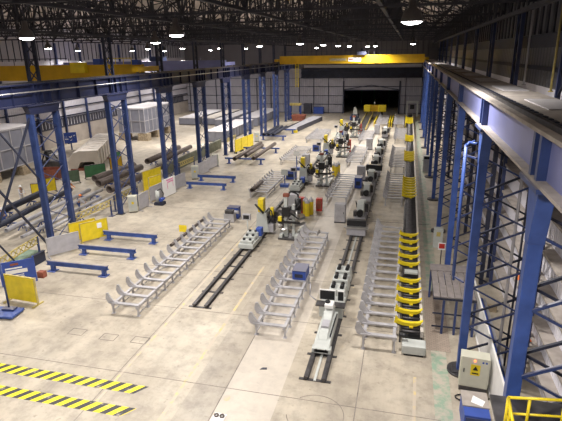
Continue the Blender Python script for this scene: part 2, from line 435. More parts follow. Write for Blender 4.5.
long_lattice(-43.6, 17.7, 25.2, 'ridge_girder', 'dark lattice girder along the middle of the left bay roof')

# ------------------------------------------------------------------ crane columns (blue laced towers)
ZT = 12.0
def lace(mb, a, b, z0, z1, step, w, ax):
    z = z0; s = 0
    while z < z1-.3:
        zz = min(z+step, z1)
        def P(t, h): return (0, t, h) if ax == 'y' else (t, 0, h)
        mb.bar(P(a, z), P(b, zz), w, w*.8); mb.bar(P(b, z), P(a, zz), w, w*.8)
        z = zz
    return mb
def tower_left():
    t = empty('crane_column'); t['category'] = 'column'
    for y in (-1.42, 1.42):
        l = MB(); l.box(-.24, y-.15, .04, .24, y-.11, ZT-.95); l.box(-.24, y+.11, .04, .24, y+.15, ZT-.95); l.box(-.03, y-.15, .04, .03, y+.15, ZT-.95)
        l.box(-.24, y-.02, .04, -.2, y+.02, ZT-.95)
        l.box(-.22, y-.13, .04, .22, y+.13, ZT-.95)
        l.build('leg', 'blue', t)
        MB().box(-.4, y-.35, 0, .4, y+.35, .05).build('base_plate', 'dsteel', t)
    c = MB(); lace(c, -1.42, 1.42, .5, ZT-1, 1.55, .07, 'y').build('lacing', 'lacenavy', t)
    h = MB(); h.prism([(-1.5, ZT-1.0), (1.5, ZT-1.0), (1.8, ZT-.4), (-1.8, ZT-.4)], 'x', -.24, .24); h.box(-.34, -1.85, ZT-.4, .34, 1.85, ZT-.3)
    h.build('column_head', 'girder_far', t, bevel=.02)
    return t
pl = tower_left()
LAB = ['first full', 'second', 'third', 'fourth', 'fifth', 'sixth', 'seventh', 'eighth', 'ninth', 'tenth', 'eleventh']
for k, y in enumerate(YC[1:11]):
    lab = 'blue laced two-legged crane column of the left row, ' + (ORD[k]+' to camera, mostly out of frame' if k == 0 else ORD[k]+' to camera')
    put(pl, k == 0, (XL, y, 0), 0, lab, 'blue crane columns of the left row')
YR = [12.6, 22.0, 32.2, 42.3, 52.3, 62.4, 72.4, 82.6, 92.8, 103, 113]
def tower_right():
    t = empty('crane_column'); t['category'] = 'column'
    l = MB(); l.box(-.18, -.16, .04, .18, .16, ZT-.7)
    l.prism([(-.17, ZT-1.6), (.17, ZT-1.6), (.5, ZT-.12), (-.5, ZT-.12)], 'x', -.2, .2)
    l.build('leg', 'blue2', t, bevel=.015)
    MB().tube((0, 0, 0), (0, 0, .12), .62, 24).box(-.4, -.4, .12, .4, .4, .16).build('base_plate', 'dsteel', t)
    MB().box(2.1, -.13, .04, 2.35, .13, ZT+.3).build('leg', 'navy', t)
    for yy, m_, off in ((-.17, 'blue', 0), (.17, 'navy', .5)):
        b = MB(); z = .6+off
        while z < ZT-1.8:
            b.bar((.15, yy, z), (2.15, yy, z+1.0), .09, .08); b.bar((2.15, yy, z+1.0), (.15, yy, z+2.0), .07, .07); z += 2.0
        b.build('lacing', m_, t)
    MB().box(-.36, -.9, ZT-.12, .36, .9, ZT).build('column_head', 'blue', t)
    return t
pr = tower_right()
for k, y in enumerate(YR):
    lab = 'blue laced crane column of the right row, ' + ORD[k] + ' to camera' + (', big leg at the right edge' if k == 0 else ', behind the cream cabinet' if k == 1 else '')
    put(pr, k == 0, (XR, y, 0), 0, lab, 'blue crane columns of the right row')

# X bracing in the plane of the left row, nearest bay only
def xbrace(x, y0, y1, label):
    t = empty('bay_bracing', (x, 0, 0), 0, label, 'bracing')
    for (a, za, b, zb) in ((y0, .3, y1, ZT-1.2), (y1, .3, y0, ZT-1.2)): MB().bar((0, a, za), (0, b, zb), .12, .14).build('diagonal', 'navy', t)
    for (a, za, b, zb) in ((y0, ZT/2, (y0+y1)/2, .3), ((y0+y1)/2, ZT-1.2, y1, ZT/2)): MB().bar((0, a, za), (0, b, zb), .09, .1).build('strut', 'navy', t)
xbrace(XL, YC[1]+1.5, YC[2]-1.5, 'dark steel cross bracing between the two nearest columns on the left edge')

# crane girders
YE0, YE1 = 4, YF-3
g = empty('crane_girder', (XL, 0, 0), 0, 'long dark navy crane runway girder on the left column row', 'girder')
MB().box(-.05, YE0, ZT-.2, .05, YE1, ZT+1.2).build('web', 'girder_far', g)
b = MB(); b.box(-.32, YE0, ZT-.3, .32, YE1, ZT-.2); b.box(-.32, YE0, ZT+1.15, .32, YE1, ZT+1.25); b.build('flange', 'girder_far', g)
for y in YC:
    for d in (-.9, 0, .9): MB().box(-.3, y+d-.04, ZT-.2, .3, y+d+.04, ZT+1.15).build('stiffener', 'girder_far', g)
for k in range(48): MB().box(-.24, 7.1+k*2.5, ZT-.2, .24, 7.14+k*2.5, ZT+1.15).build('stiffener', 'girder_far', g)
MB().box(-.06, YE0, ZT+1.25, .06, YE1, ZT+1.38).build('crane_rail', 'dsteel', g)
b = MB(); b.tube((.38, YE0, ZT+.68), (.38, YE1, ZT+.68), .045, 8); b.build('conductor_bar', 'steel', g)
b = MB()
for k in range(48): b.box(.04, 6+k*2.5, ZT+.66, .38, 6.06+k*2.5, ZT+.70)
b.build('bar_bracket', 'girder_far', g)
g = empty('crane_girder', (XR, 0, 0), 0, 'long lavender blue crane runway girder on the right column row with dusty flange', 'girder')
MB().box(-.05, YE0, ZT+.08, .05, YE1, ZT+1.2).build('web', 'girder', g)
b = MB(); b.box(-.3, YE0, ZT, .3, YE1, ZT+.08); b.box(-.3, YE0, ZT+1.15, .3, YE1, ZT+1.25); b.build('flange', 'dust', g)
for y in YR:
    for d in (-.3, .3): MB().box(-.27, y+d-.1, ZT+.08, .27, y+d+.1, ZT+1.15).build('stiffener', 'blue', g)
MB().box(-.06, YE0, ZT+1.25, .06, YE1, ZT+1.38).build('crane_rail', 'dsteel', g)
b = MB()
for k in range(220): b.box(.34, YE0+k*.56, ZT+1.16, .56, YE0+k*.56+.30, ZT+1.22)
b.box(.34, YE0, ZT+1.0, .38, YE1, ZT+1.16)
b.build('grating', 'navy', g)
MB().box(.58, YE0, ZT+1.0, 2.3, YE1, ZT+1.2).build('walkway_plate', 'dust', g)
for k in range(15): MB().box(1.0, 9+k*8, ZT+1.2, 2.1, 12.6+k*8, ZT+1.24).build('cover_sheet', 'conttop', g)

# upper (roof) columns
def roof_column(mm):
    t = empty('roof_column'); t['category'] = 'column'
    for y in (-.5, .5): MB().box(-.12, y-.09, ZT+1.25, .12, y+.09, 17.1).build('leg', mm, t)
    lace(MB(), -.5, .5, ZT+1.3, 17.0, .95, .07, 'y').build('lacing', mm, t)
    return t
p = roof_column('navy')
for k, y in enumerate(YC[1:11]): put(p, k == 0, (XL-.28, y, 0), 0, 'dark laced roof column standing on the left crane row, '+ORD[k]+' to camera', 'roof columns above the left row')
p = empty('roof_column'); p['category'] = 'column'
for y in (-.55, .55): MB().box(-.10, y-.08, 0.0, .10, y+.08, 17.1).build('leg', 'lacenavy', p)
lace(MB(), -.5, .5, .5, 17.0, 1.05, .08, 'y').build('lacing', 'navy', p)
for k, y in enumerate(YC[0:11]): put(p, k == 0, (XW-.55, y+.3, 0), 0, 'blue laced roof column against the right wall, '+ORD[k]+' to camera', 'roof columns along the right wall')
p = empty('wall_column'); p['category'] = 'column'
MB().box(0, -.14, 0, .35, .14, 17.5).build('shaft', 'lacenavy', p); b = MB()
lace(b, -.18, .5, .3, 13, 1.1, .06, 'y'); b.build('lacing', 'navy', p)
for k, y in enumerate([30+6.7*j for j in range(14)]): put(p, k == 0, (XLW+.18, y, 0), 0, 'blue column along the far left wall, one of a regular row, '+ORD[k]+' to camera', 'columns along the left wall')

# ------------------------------------------------------------------ cranes
def bridge(x0, x1, y, z0, z1, label, m='oyellow'):
    t = empty('overhead_crane', ((x0+x1)/2, y, 0), 0, label, 'crane')
    h = (x1-x0)/2
    MB().box(-h+.4, -.45, z0, h-.4, .45, z1).build('bridge_beam', m, t, bevel=.03)
    for s in (-1, 1): 
        MB().box(s*h-.35, -2.3, ZT+1.5, s*h+.35, 2.3, ZT+2.0).build('end_carriage', m, t)
        for yy in (-1.8, 1.8): MB().tube((s*h-.1, yy, ZT+1.6), (s*h+.1, yy, ZT+1.6), .22, 14).build('wheel', 'dsteel', t)
    return t, h
t, h = bridge(XL, XR, 106, 12.95, 14.6, 'long yellow overhead bridge crane spanning the machine bay in front of the far wall')
b = MB()
for k in range(24): b.box(-h+1+k*1.2, -.6, 14.6, -h+1.05+k*1.2, -.55, 15.5)
b.box(-h+1, -.6, 15.46, h-1.5, -.56, 15.52); b.build('handrail', 'mullion', t)
s = MB().box(-4.2, -.52, 13.45, -.6, -.46, 14.05).build('name_plate', 'fadedyellow', t); s['label'] = 'pale rating plate'
b = MB()
for k in range(9): b.box(-3.75+k*.33, -.54, 13.62, -3.55+k*.33, -.52, 13.88)
b.build('plate_lettering', 'grey', s)
s = MB().box(-.3, -.52, 13.35, 2.3, -.46, 14.15).build('brand_plate', 'paper', t); s['label'] = 'white plate with dark lettering'
b = MB()
for k in range(5): b.box(-.1+k*.25, -.54, 13.58, .08+k*.25, -.52, 13.92)
b.build('plate_lettering', 'rust', s)
b = MB(); b.box(1.6, -1.2, 14.6, 3.4, 1.2, 15.3); b.box(2.2, -.3, 15.3, 2.6, .1, 15.9); b.build('hoist_trolley', 'navy', t)
# hoist rope and hanging yellow access ladder at the left end of the crane
b = MB()
for x in (-h+3.9, -h+4.5): b.box(x-.04, -.75, 8.2, x+.04, -.67, 13)
for k in range(14): b.box(-h+3.9, -.74, 8.4+k*.33, -h+4.5, -.68, 8.46+k*.33)
b.build('access_ladder', 'yellow', t)
# left bay crane
t, h = bridge(XLW+2.2, XL-.5, 50, 12.55, 14.25, 'yellow overhead bridge crane in the left bay, seen above the left girder')
b = MB(); b.box(6.4, -1.1, 13.4, 8.2, -.5, 14.5); b.build('trolley_frame', 'yellow', t)
b = MB(); b.box(9.3, -1.0, 14.25, 10.2, -.2, 14.85); b.box(14, -1, 14.2, 14.7, -.2, 14.7); b.build('motor', 'board', t)
b = MB(); b.box(-h+2, -.9, 14.9, 6, -.85, 14.98)
for k in range(9): b.box(-h+2+k*2.4, -.9, 14.25, -h+2.06+k*2.4, -.85, 14.95)
b.build('handrail', 'mullion', t)
b = MB(); b.box(11, -.9, 14.85, 14, -.86, 14.92); 
for k in range(4): b.box(11+k*.95, -.9, 14.2, 11.07+k*.95, -.86, 14.9)
b.build('handrail', 'yellow', t)
t, h = bridge(XLW+2.2, XL-.5, 76, 12.7, 14.3, 'pale blue overhead bridge crane in the left bay, beyond the yellow one', 'girder')
b = MB(); b.box(2, -1, 14.3, 4, 1, 15.0); b.build('hoist_trolley', 'blue', t)

# ------------------------------------------------------------------ lamps
lamp = empty('high_bay_lamp'); lamp['category'] = 'lamp'
MB().lathe((0, 0, 0), [(.46, 0), (.47, .03), (.44, .16), (.36, .42), (.17, .58), (.16, 1.0), (.0, 1.02)], 24).build('reflector_housing', 'lamphousing', lamp)
MB().lathe((0, 0, 0), [(.0, -.11), (.22, -.09), (.38, -.03), (.44, .04), (.44, .06), (0, .06)], 24).build('lamp_glass', 'glass', lamp)
MB().tube((0, 0, 1.0), (0, 0, 1.9), .03, 6).build('hanger', 'mullion', lamp)
ld = bpy.data.lights.new('lamp_light', 'AREA'); ld.shape = 'DISK'; ld.size = .8; ld.spread = math.radians(150); ld.energy = 1150; ld.color = (1.0, .955, .90)
lo = bpy.data.objects.new('lamp_light', ld); C.objects.link(lo); lo.parent = lamp; lo.location = (0, 0, -.13)
MAIN = [(0, 22.7), (-13.9, 29.2), (-22.9, 27.1), (-22.6, 43), (-13.2, 62.2), (-12.5, 75.5), (-11.8, 86.8), (.4, 84.5), (-22, 74.6), (-10.9, 95), (-8.2, 103.2), (-20.2, 113), (-6.7, 103.0),
        (-13, 12), (-1, 5), (-22, 8), (-9, -4)]  # this row hangs out of view, added to brighten the near floor
LEFT = [(-44.7, 56.4), (-37, 79.6), (-42, 77), (-33, 86.4), (-31.4, 96.7), (-56.2, 111), (-45.8, 114), (-54.7, 93.9), (-56, 78), (-40, 36), (-48, 30)]  # final pair hangs out of view, added for lighting
k = 0
WM = ['above the right girder, hanging highest in the picture', 'big and bright above the middle of the left girder', 'at the upper left corner above the left girder', 'above the left row just left of the biggest lamp',
      'over the centre of the machine bay, left of the crane plates', 'over the machine bay, above the crane name plate', 'over the machine bay, above the red and white crane plate', 'far right, above the right end of the crane', 'above the left row beside the crane end',
      'small, above the bright part of the crane', 'farther of the tiny pair above the crane, left one', 'tiny, beyond the left end of the crane', 'farther of the tiny pair above the crane, right one']
WL = ['over the left bay, nearest visible one', 'over the left bay centre, left of a close pair', 'over the left bay centre, right of a close pair', 'over the left bay near the sixth column', 'over the left bay near the seventh column', 'tiny, far end of left bay beside wall',
      'tiny, far end of left bay in the middle', 'tiny, far left bay near the wall columns', 'over the left bay against the left wall']
for i, (x, y) in enumerate(MAIN):
    lab = 'lit high bay lamp '+(WM[i] if i < len(WM) else ('added out of view over the foreground floor stripes, centre row', 'added out of view above the camera platform, right row', 'added out of view over the left foreground, left row', 'added out of view behind the camera platform, centre row')[i-13])
    put(lamp, k == 0, (x, y, 16.2), 0, lab, 'high bay lamps'); k += 1
for i, (x, y) in enumerate(LEFT):
    lab = 'lit high bay lamp '+(WL[i] if i < len(WL) else ('added out of view over the near left bay beside the girder' if i == 9 else 'added out of view over the near left bay by the wall'))
    put(lamp, False, (x, y, 16.2), 0, lab, 'high bay lamps'); k += 1

# ------------------------------------------------------------------ cradle racks
def rack(x0, x1, y0, n, pitch, label, arm=1.0, zb=.75, tube=None, m='midgrey', side=-1):
    L = (n-1)*pitch; t = empty('pipe_rack', (x0, y0, 0), 0, label, 'rack', 'grey pipe racks'); W = x1-x0
    b = MB(); b.box(.0, -.1, zb-.24, .16, L+.1, zb-.08); b.box(W-.16, -.1, zb-.24, W, L+.1, zb-.08); b.build('side_rail', m, t)
    for k in range(0, n, 1 if pitch > 1.1 else 3):
        for xx in (.05, W-.05):
            l = MB(); y = k*pitch; l.box(xx-.05, y-.05, .02, xx+.05, y+.05, zb-.24); l.box(xx-.11, y-.11, 0, xx+.11, y+.11, .025); l.build('leg', m, t)
    f = MB(); f.box(.03, -.03, .14, .07, L, .19); f.box(W-.07, -.03, .14, W-.03, L, .19); f.build('foot_rail', m, t)
    for k in range(n):
        y = k*pitch; c = MB(); c.box(-.1, y-.12, zb-.08, W+.05, y+.12, zb)
        s = arm
        c.prism([(-.05, zb), (.45*s+.1, zb), (.16, zb+.10*s), (-.04*s, zb+.34*s), (-.22*s, zb+.70*s), (-.36*s, zb+.66*s), (-.44*s, zb+.25*s), (-.30*s, zb-.06), (-.05, zb-.14)], 'y', y-.05, y+.05)
        c.build('cradle_arm', m, t)
    if tube:
        for (xx, ya, yb, r, mm) in tube: MB().tube((xx, ya, zb+r), (xx, yb, zb+r), r, 12).build('support_tube', mm, t)
    return t
rack(-16.8, -15.0, 23.4, 15, 1.16, 'long grey pipe rack with curved arms on the left of the empty rail track', .85)
rack(-7.5, -5.75, 23.0, 14, 1.16, 'grey pipe rack with curved arms right of the empty rail track, near the centre', .9, tube=[(1.0, 14.2, 15.0, .1, 'steel')])
rack(-1.55, .15, 22.9, 16, 1.14, 'tall grey pipe rack with swept fins beside the near yellow cradles', .95, .95)
rack(-7.6, -5.5, 49, 11, 1.0, 'grey closely barred pipe rack with a blue unit at its far corner', .4)
rack(-7.6, -5.6, 66.6, 12, 1.05, 'grey barred pipe rack behind the yellow gas bottles, centre of the bay', .4)
rack(-7.7, -5.7, 85, 12, .95, 'small distant grey pipe rack in the centre, nearest to the far pen', .4)
rack(-16.2, -14.2, 49.5, 10, 1.05, 'grey pipe rack left of the second welding station with a pipe on it', .4)
rack(-17.0, -14.5, 66.5, 11, 1.05, 'grey pipe rack left of the third welding station with blue end unit', .4)
rack(-16.9, -14.2, 84.6, 14, .9, 'distant grey pipe rack by the left row in front of the grey ramp', .4)
rack(-1.6, .15, 49.2, 11, 1.05, 'grey finned pipe rack beside the conveyor, second from camera', .6, .9)
rack(-1.6, .15, 64, 14, 1.05, 'grey finned pipe rack beside the conveyor, third from camera', .6, .9)
rack(-1.65, .15, 85.8, 14, .95, 'grey finned pipe rack beside the conveyor, fourth from camera', .6, .9)
rack(-5.7, -3.8, 104.5, 14, 1.1, 'far grey pipe rack left half of the pen at the goods opening', .7, .9)
rack(-2.2, -.4, 104.5, 14, 1.1, 'far grey pipe rack right half of the pen at the goods opening', .7, .9)

# pipes, solid bars
def pipe(x, y0, y1, z, r, label, m='brown', x2=None, group=None):
    x2 = x if x2 is None else x2
    t = empty('steel_pipe', (x, y0, z), 0, label, 'pipe', group)
    MB().tube((0, 0, 0), (x2-x, y1-y0, 0), r, 20, inner=r*.8).build('pipe_wall', m, t)
    return t
pipe(-17.15, 32.2, 38.6, .98, .13, 'short dark pipe lying on the arms of the left near rack', 'brown')
pipe(-15.75, 48.8, 52.6, 1.0, .25, 'open ended pipe lying on the rack left of second welding station', 'brown')
def blue_box(loc, s, label, rz=0):
    t = empty('tool_cabinet', loc, rz, label, 'cabinet')
    MB().box(-s[0]/2, -s[1]/2, 0, s[0]/2, s[1]/2, s[2]).build('body', 'board', t, bevel=.03)
    MB().box(-s[0]/2-.02, -s[1]/2-.02, s[2], s[0]/2+.02, s[1]/2+.02, s[2]+.05).build('lid', 'blue', t)
    MB().box(-s[0]*.3, -s[1]/2-.03, s[2]*.3, s[0]*.3, -s[1]/2, s[2]*.7).build('front_panel', 'navy', t)
blue_box((-15.6, 42.5, 0), (1.1, .8, 1.05), 'blue box unit at the far end of the left near rack')
blue_box((-6.25, 29.4, .75), (.9, 1.3, .6), 'blue box resting on the near centre pipe rack')
blue_box((-4.95, 56.0, 0), (.8, 1.3, 1.2), 'blue cabinet at the far corner of the second centre rack')
blue_box((-13.6, 58.6, 0), (1.2, 1.0, 1.0), 'blue box unit left of the second welding station, beside a rack')
blue_box((-13.7, 77.2, 0), (1.2, .9, 1.0), 'blue box unit at the far end of the third left rack')
t = empty('yellow_notice_board', (-17.5, 35.2, 0), 0, 'small yellow plate on a post among the arms of the left near rack', 'sign')
MB().box(-.03, -.03, 0, .03, .03, 1.3).build('post', 'midgrey', t); MB().box(-.35, -.05, 1.0, .35, -.03, 1.6).build('plate', 'yellow', t)
# drive gearbox at the end of rack 1
t = empty('rack_drive_unit', (-15.6, 41.3, 0), 0, 'grey drive unit with dark top at the far end of left near rack', 'machine')
MB().box(-.5, -.35, 0, .5, .35, .8).build('frame', 'midgrey', t, bevel=.02); MB().box(-.4, -.3, .8, .4, .3, 1.15).build('gearbox', 'dsteel', t, bevel=.03); MB().tube((.5, 0, .95), (.9, 0, .95), .16).build('motor', 'grey', t)

# ------------------------------------------------------------------ rail tracks
def track(x0, x1, y0, y1, label, centre=False):
    t = empty('rail_track', (x0, y0, 0), 0, label, 'track'); W = x1-x0; L = y1-y0
    for x in (0, W):
        r = MB(); r.box(x-.13, 0, .0, x+.13, L, .04); r.box(x-.05, 0, .04, x+.05, L, .16); r.box(x-.1, 0, .16, x+.1, L, .22); r.build('rail', 'dsteel', t)
    k = 0
    while k*2.1 < L: MB().box(-.35, k*2.1, 0, W+.35, k*2.1+.16, .035).build('tie_plate', 'dsteel', t); k += 1
    if centre: MB().box(W/2-.06, 0, 0, W/2+.06, L, .06).build('centre_strip', 'lgrey', t)
    return t
track(-12.2, -11.4, 25.1, 112, 'long dark rail track in the middle left, empty at its near end')
track(-3.95, -3.1, 19.6, 104, 'rail track under the white machines right of centre', True)

# ------------------------------------------------------------------ welding stations
def carriage():
    t = empty('tailstock_carriage'); t['category'] = 'machine'
    MB().box(-.62, 0, .24, .62, 2.5, .62).build('base', 'lgrey', t, bevel=.03)
    for k in range(3):
        b = MB().box(-.5, .15+k*.8, .62, .5, .75+k*.8, .85+.08*k).build('step_block', 'lgrey', t, bevel=.03)
        for x in (-.25, .25): MB().tube((x, .45+k*.8, .85+.08*k), (x, .45+k*.8, .98+.08*k), .12, 10).build('roller', 'black', b)
    MB().box(.25, 2.0, .62, .75, 2.6, 1.3).build('motor', 'board', t, bevel=.05)
    MB().path([(-.5, 2.3, .6), (-.55, 2.3, 2.1)], .05).build('console_post', 'lgrey', t)
    c = MB().box(-.95, 2.2, 1.9, -.25, 2.45, 2.4).build('console', 'grey', t, bevel=.02); MB().box(-.85, 2.18, 2.0, -.35, 2.2, 2.32).build('screen', 'black', c)
    return t
def headstock():
    t = empty('welding_headstock'); t['category'] = 'machine'
    MB().prism([(-.65, .24), (.65, .24), (.5, 1.0), (.42, 2.0), (-.42, 2.0), (-.5, 1.0)], 'y', 0, 1.2).build('pedestal', 'lgrey', t, bevel=.04)
    MB().box(-.38, .2, 2.0, .12, .9, 3.15).build('yellow_guard', 'yellow', t, bevel=.03)
    MB().tube((-.5, -.15, 2.8), (.3, -.4, 2.1), .09).build('torch_arm', 'black', t)
    MB().tube((.9, .3, 1.6), (.9, .9, 1.6), .5, 20).tube((.9, .1, 1.6), (.9, 1.2, 1.6), .2, 12).build('chuck', 'dsteel', t)
    b = MB(); 
    for a in range(6): b.bar((.9, .2, 1.6), (.9+.58*math.cos(a*PI/3), .2, 1.6+.58*math.sin(a*PI/3)), .12)
    b.build('chuck_jaw', 'black', t)
    MB().path([(.3, .2, 2.0), (.7, -.1, 2.5), (.95, -.2, 2.3), (1.05, -.2, 1.7)], .07).build('cable_hose', 'black', t)
    MB().box(.85, -.2, 1.9, 1.1, .1, 2.6).build('yellow_finger_guard', 'yellow', t, bevel=.02)
    MB().box(.5, .1, .24, 1.0, 1.0, 1.0).build('gearbox', 'grey', t, bevel=.04)
    return t
def manipulator():
    t = empty('welding_manipulator'); t['category'] = 'machine'
    MB().box(-.9, -.8, 0, .8, .6, .16).build('base_plate', 'dsteel', t, bevel=.02)
    MB().box(-.45, -.35, .16, -.15, .05, 3.7).build('column', 'lgrey', t, bevel=.02)
    MB().box(.2, -.2, .16, .45, .15, 3.0).build('guide_column', 'lgrey', t, bevel=.02)
    MB().box(-.95, -.45, 2.3, 1.0, -.2, 2.55).build('boom', 'dsteel', t)
    MB().box(-.95, -.6, 1.45, .95, -.42, 1.62).build('lower_arm', 'black', t)
    MB().bar((-.9, -.3, 2.9), (.9, -.6, 1.9), .09).build('strut_arm', 'black', t); MB().bar((.9, -.1, 3.1), (-.2, -.5, 1.7), .07).build('strut_arm', 'dsteel', t)
    MB().tube((.7, -.5, 1.5), (.7, -.5, 2.6), .09).build('cylinder_actuator', 'steel', t); MB().box(-.9, -.65, 1.62, -.6, -.35, 2.0).build('torch_head', 'yellow', t)
    MB().box(-.6, -.5, 2.0, .1, .2, 2.8).build('slide_carriage', 'black', t, bevel=.03)
    b = MB(); b.tube((-.95, -.5, 1.15), (.85, 1.9, 1.2), .15); b.tube((-.6, -.7, .8), (.95, 1.5, .85), .13); b.build('support_tube', 'steel', t)
    MB().box(-.95, -.3, .9, -.5, .4, 1.9).build('wire_feeder', 'dsteel', t, bevel=.03)
    b = MB(); b.tube((.6, .4, 3.4), (.6, .4, 2.3), .28); b.build('wire_drum', 'black', t)
    MB().path([(-.3, -.1, 3.7), (.1, 0, 4.1), (.6, .3, 3.8), (.9, 0, 2.6)], .06).build('cable_hose', 'black', t)
    MB().box(-.5, -.4, 3.7, .0, 0, 3.95).build('top_motor', 'rust', t)
    MB().box(-.8, -.7, .16, -.55, 2.6, .42).box(.5, -.7, .16, .75, 2.6, .42).build('slide_bed', 'lgrey', t)
    return t
def cabinet(w_=1.0, d=.6, h=1.9):
    t = empty('control_cabinet'); t['category'] = 'cabinet'
    MB().box(-w_/2, -d/2, .08, w_/2, d/2, h).build('body', 'grey', t, bevel=.02)
    MB().box(-w_/2-.03, -d/2-.03, 0, w_/2+.03, d/2+.03, .08).build('plinth', 'black', t)
    dd = MB().box(-w_/2+.05, -d/2-.03, .15, w_/2-.05, -d/2, h-.06).build('door', 'midgrey', t)
    MB().box(w_/2-.18, -d/2-.06, h*.5, w_/2-.13, -d/2-.03, h*.6).build('handle', 'black', dd)
    return t
def bottle():
    t = empty('gas_cylinder'); t['category'] = 'gas cylinder'
    MB().lathe((0, 0, 0), [(0, 0), (.22, 0), (.23, .04), (.23, 1.35)], 16).build('body', 'yellow', t)
    c = MB().lathe((0, 0, 0), [(.23, 1.35), (.22, 1.48), (.12, 1.62), (.06, 1.66), (.06, 1.74), (0, 1.74)], 16).build('shoulder', 'grey', t)
    MB().tube((0, 0, 1.72), (0, 0, 1.84), .035, 8).tube((-.08, 0, 1.78), (.08, 0, 1.78), .025, 8).build('valve', 'steel', t)
    return t
car = carriage(); hd = headstock(); mp = manipulator(); cb = cabinet(); bt = bottle()
st = ['nearest', 'second', 'third', 'farthest']
for i, (y, o) in enumerate(((34.4, 0), (52.2, 0), (69.5, 0), (88, 0))):
    put(car, i == 0, (-11.8, y, 0), 0, 'pale grey stepped carriage with console on the left rails, at the %s welding station' % st[i], 'tailstock carriages')
    put(hd, i == 0, (-11.6, y+4.0, 0), 0, 'pale headstock with yellow guard and black jaws, at the %s welding station' % st[i], 'welding headstocks')
    put(mp, i == 0, (-9.05, y+3.9, 0), 0, 'tall white column manipulator with black arms, at the %s welding station' % st[i], 'welding manipulators')
put(cb, True, (-9.95, 43.2, 0), 0, 'grey control cabinet standing behind the nearest welding station', 'grey control cabinets').scale = (1.15, 1.3, 1.3)
for i, (x, y, lab) in enumerate(((-5.4, 43.2, 'dark-sided grey cabinet left of the nearest floor cable duct'), (-4.95, 59.4, 'grey cabinet right of the blue cabinet in the centre aisle'),
      (-5.5, 79.9, 'grey cabinet in the centre aisle, just beyond the barred centre rack'), (-5.3, 96.2, 'farthest grey cabinet in the centre aisle, before the far pen'),
      (-13.1, 65.6, 'grey cabinet behind the second welding station'), (-10.4, 79.8, 'grey cabinet behind the third welding station'))):
    put(cb, False, (x, y, 0), 0, lab, 'grey control cabinets').scale = (1.0, 1.2, .95)
for i, (x, y, lab) in enumerate(((-9.05, 44.9, 'left yellow gas cylinder at the nearest station'), (-8.75, 44.3, 'front yellow gas cylinder at the nearest station'), (-8.5, 44.9, 'right yellow gas cylinder at the nearest station'),
      (-8.6, 61.2, 'left yellow gas cylinder at the second station'), (-8.1, 61.6, 'right yellow gas cylinder at the second station'), (-8.2, 60.7, 'front yellow gas cylinder at the second station'))):
    put(bt, i == 0, (x, y, 0), 0, lab, 'yellow gas cylinders').scale = (1.1, 1.1, .98)
def red_box(loc, lab, h=1.3):
    t = empty('red_cabinet', loc, 0, lab, 'cabinet'); MB().box(-.3, -.25, 0, .3, .25, h).build('body', 'red', t, bevel=.02)
    MB().box(-.22, -.28, .25, .22, -.25, h-.15).build('door', 'rust', t)
red_box((-7.9, 46.2, 0), 'dark red cabinet right of the nearest yellow gas cylinders')
red_box((-9.5, 45.2, 0), 'orange-red crate partly behind the nearest gas cylinders', 1.6)
red_box((-8.5, 77.2, 0), 'red cabinet at the third welding station', 2.0)
red_box((-8.5, 95.7, 0), 'red cabinet at the farthest welding station', 2.0)
t = empty('test_rig_stand', (-14.0, 63.5, 0), 0, 'blue stand with small white sign left of the second headstock', 'stand')
MB().box(-.5, -.4, 0, .5, .4, .35).build('base', 'blue2', t); MB().box(-.05, -.05, .35, .05, .05, 2.4).build('post', 'blue2', t); MB().box(-.4, -.09, 1.9, .4, -.05, 2.6).build('sign_plate', 'paper', t)
t = empty('test_rig_stand', (-13.5, 54.6, 0), 0, 'blue stand with pale panel left of the second carriage', 'stand')
MB().box(-.5, -.4, 0, .5, .4, .35).build('base', 'blue2', t); MB().box(-.05, -.05, .35, .05, .05, 1.9).build('post', 'blue2', t); MB().box(-.4, -.09, 1.4, .4, -.05, 2.1).build('panel', 'lgrey', t)

# ------------------------------------------------------------------ machines of the white line
XM = -3.55
t = empty('press_machine', (XM, 21.6, 0), 0, 'long tapering white machine body at the near end of the right rails', 'machine')
MB().prism([(0, .24), (3.5, .24), (3.5, .8), (.5, .7), (0, .5)], 'x', -.42, .42).build('lower_body', 'lgrey', t, bevel=.05)
MB().prism([(.5, .7), (3.5, .8), (3.5, 1.2), (2.9, 1.5), (2.2, 1.2), (.9, .95)], 'x', -.24, .24).build('upper_body', 'lgrey', t, bevel=.06)
MB().box(-.2, 1.2, 1.0, .2, 1.9, 1.14).build('hatch', 'grey', t)
MB().path([(.35, .8, .8), (.45, 1.8, 1.2), (.4, 3.0, .9)], .04).build('hose', 'black', t)
MB().box(-.5, 0, .22, .5, .4, .5).build('front_foot', 'lgrey', t, bevel=.03)
MB().box(-.25, 2.5, 1.45, .25, 3.1, 1.7).build('top_cover', 'white', t, bevel=.05)
MB().tube((-.1, 2.8, 1.7), (-.1, 2.8, 1.8), .14).build('cap', 'black', t)
b = MB()
for x in (-.25, .25): b.tube((x, -.01, .42), (x, .12, .42), .07)
b.build('bolt', 'black', t)
t = empty('control_desk', (XM-.1, 25.6, 0), 0, 'white machine desk with two dark screens behind the near white machine', 'machine')
MB().box(-.65, -.3, .22, .75, 1.1, .95).build('desk', 'lgrey', t, bevel=.04)
MB().box(-.85, -.4, .95, .85, .2, 1.02).build('ledge', 'dsteel', t)
for a, b_ in ((-.75, .2), (.32, .72)):
    s = MB().box(a, .45, .95, b_, .55, 1.62).build('screen_frame', 'white', t); MB().box(a+.04, .43, 1.0, b_-.04, .45, 1.57).build('screen', 'black', s)
MB().path([(-.9, .2, 1.0), (-1.3, .2, 1.3), (-1.3, .5, 1.9)], .035).build('arm', 'grey', t)
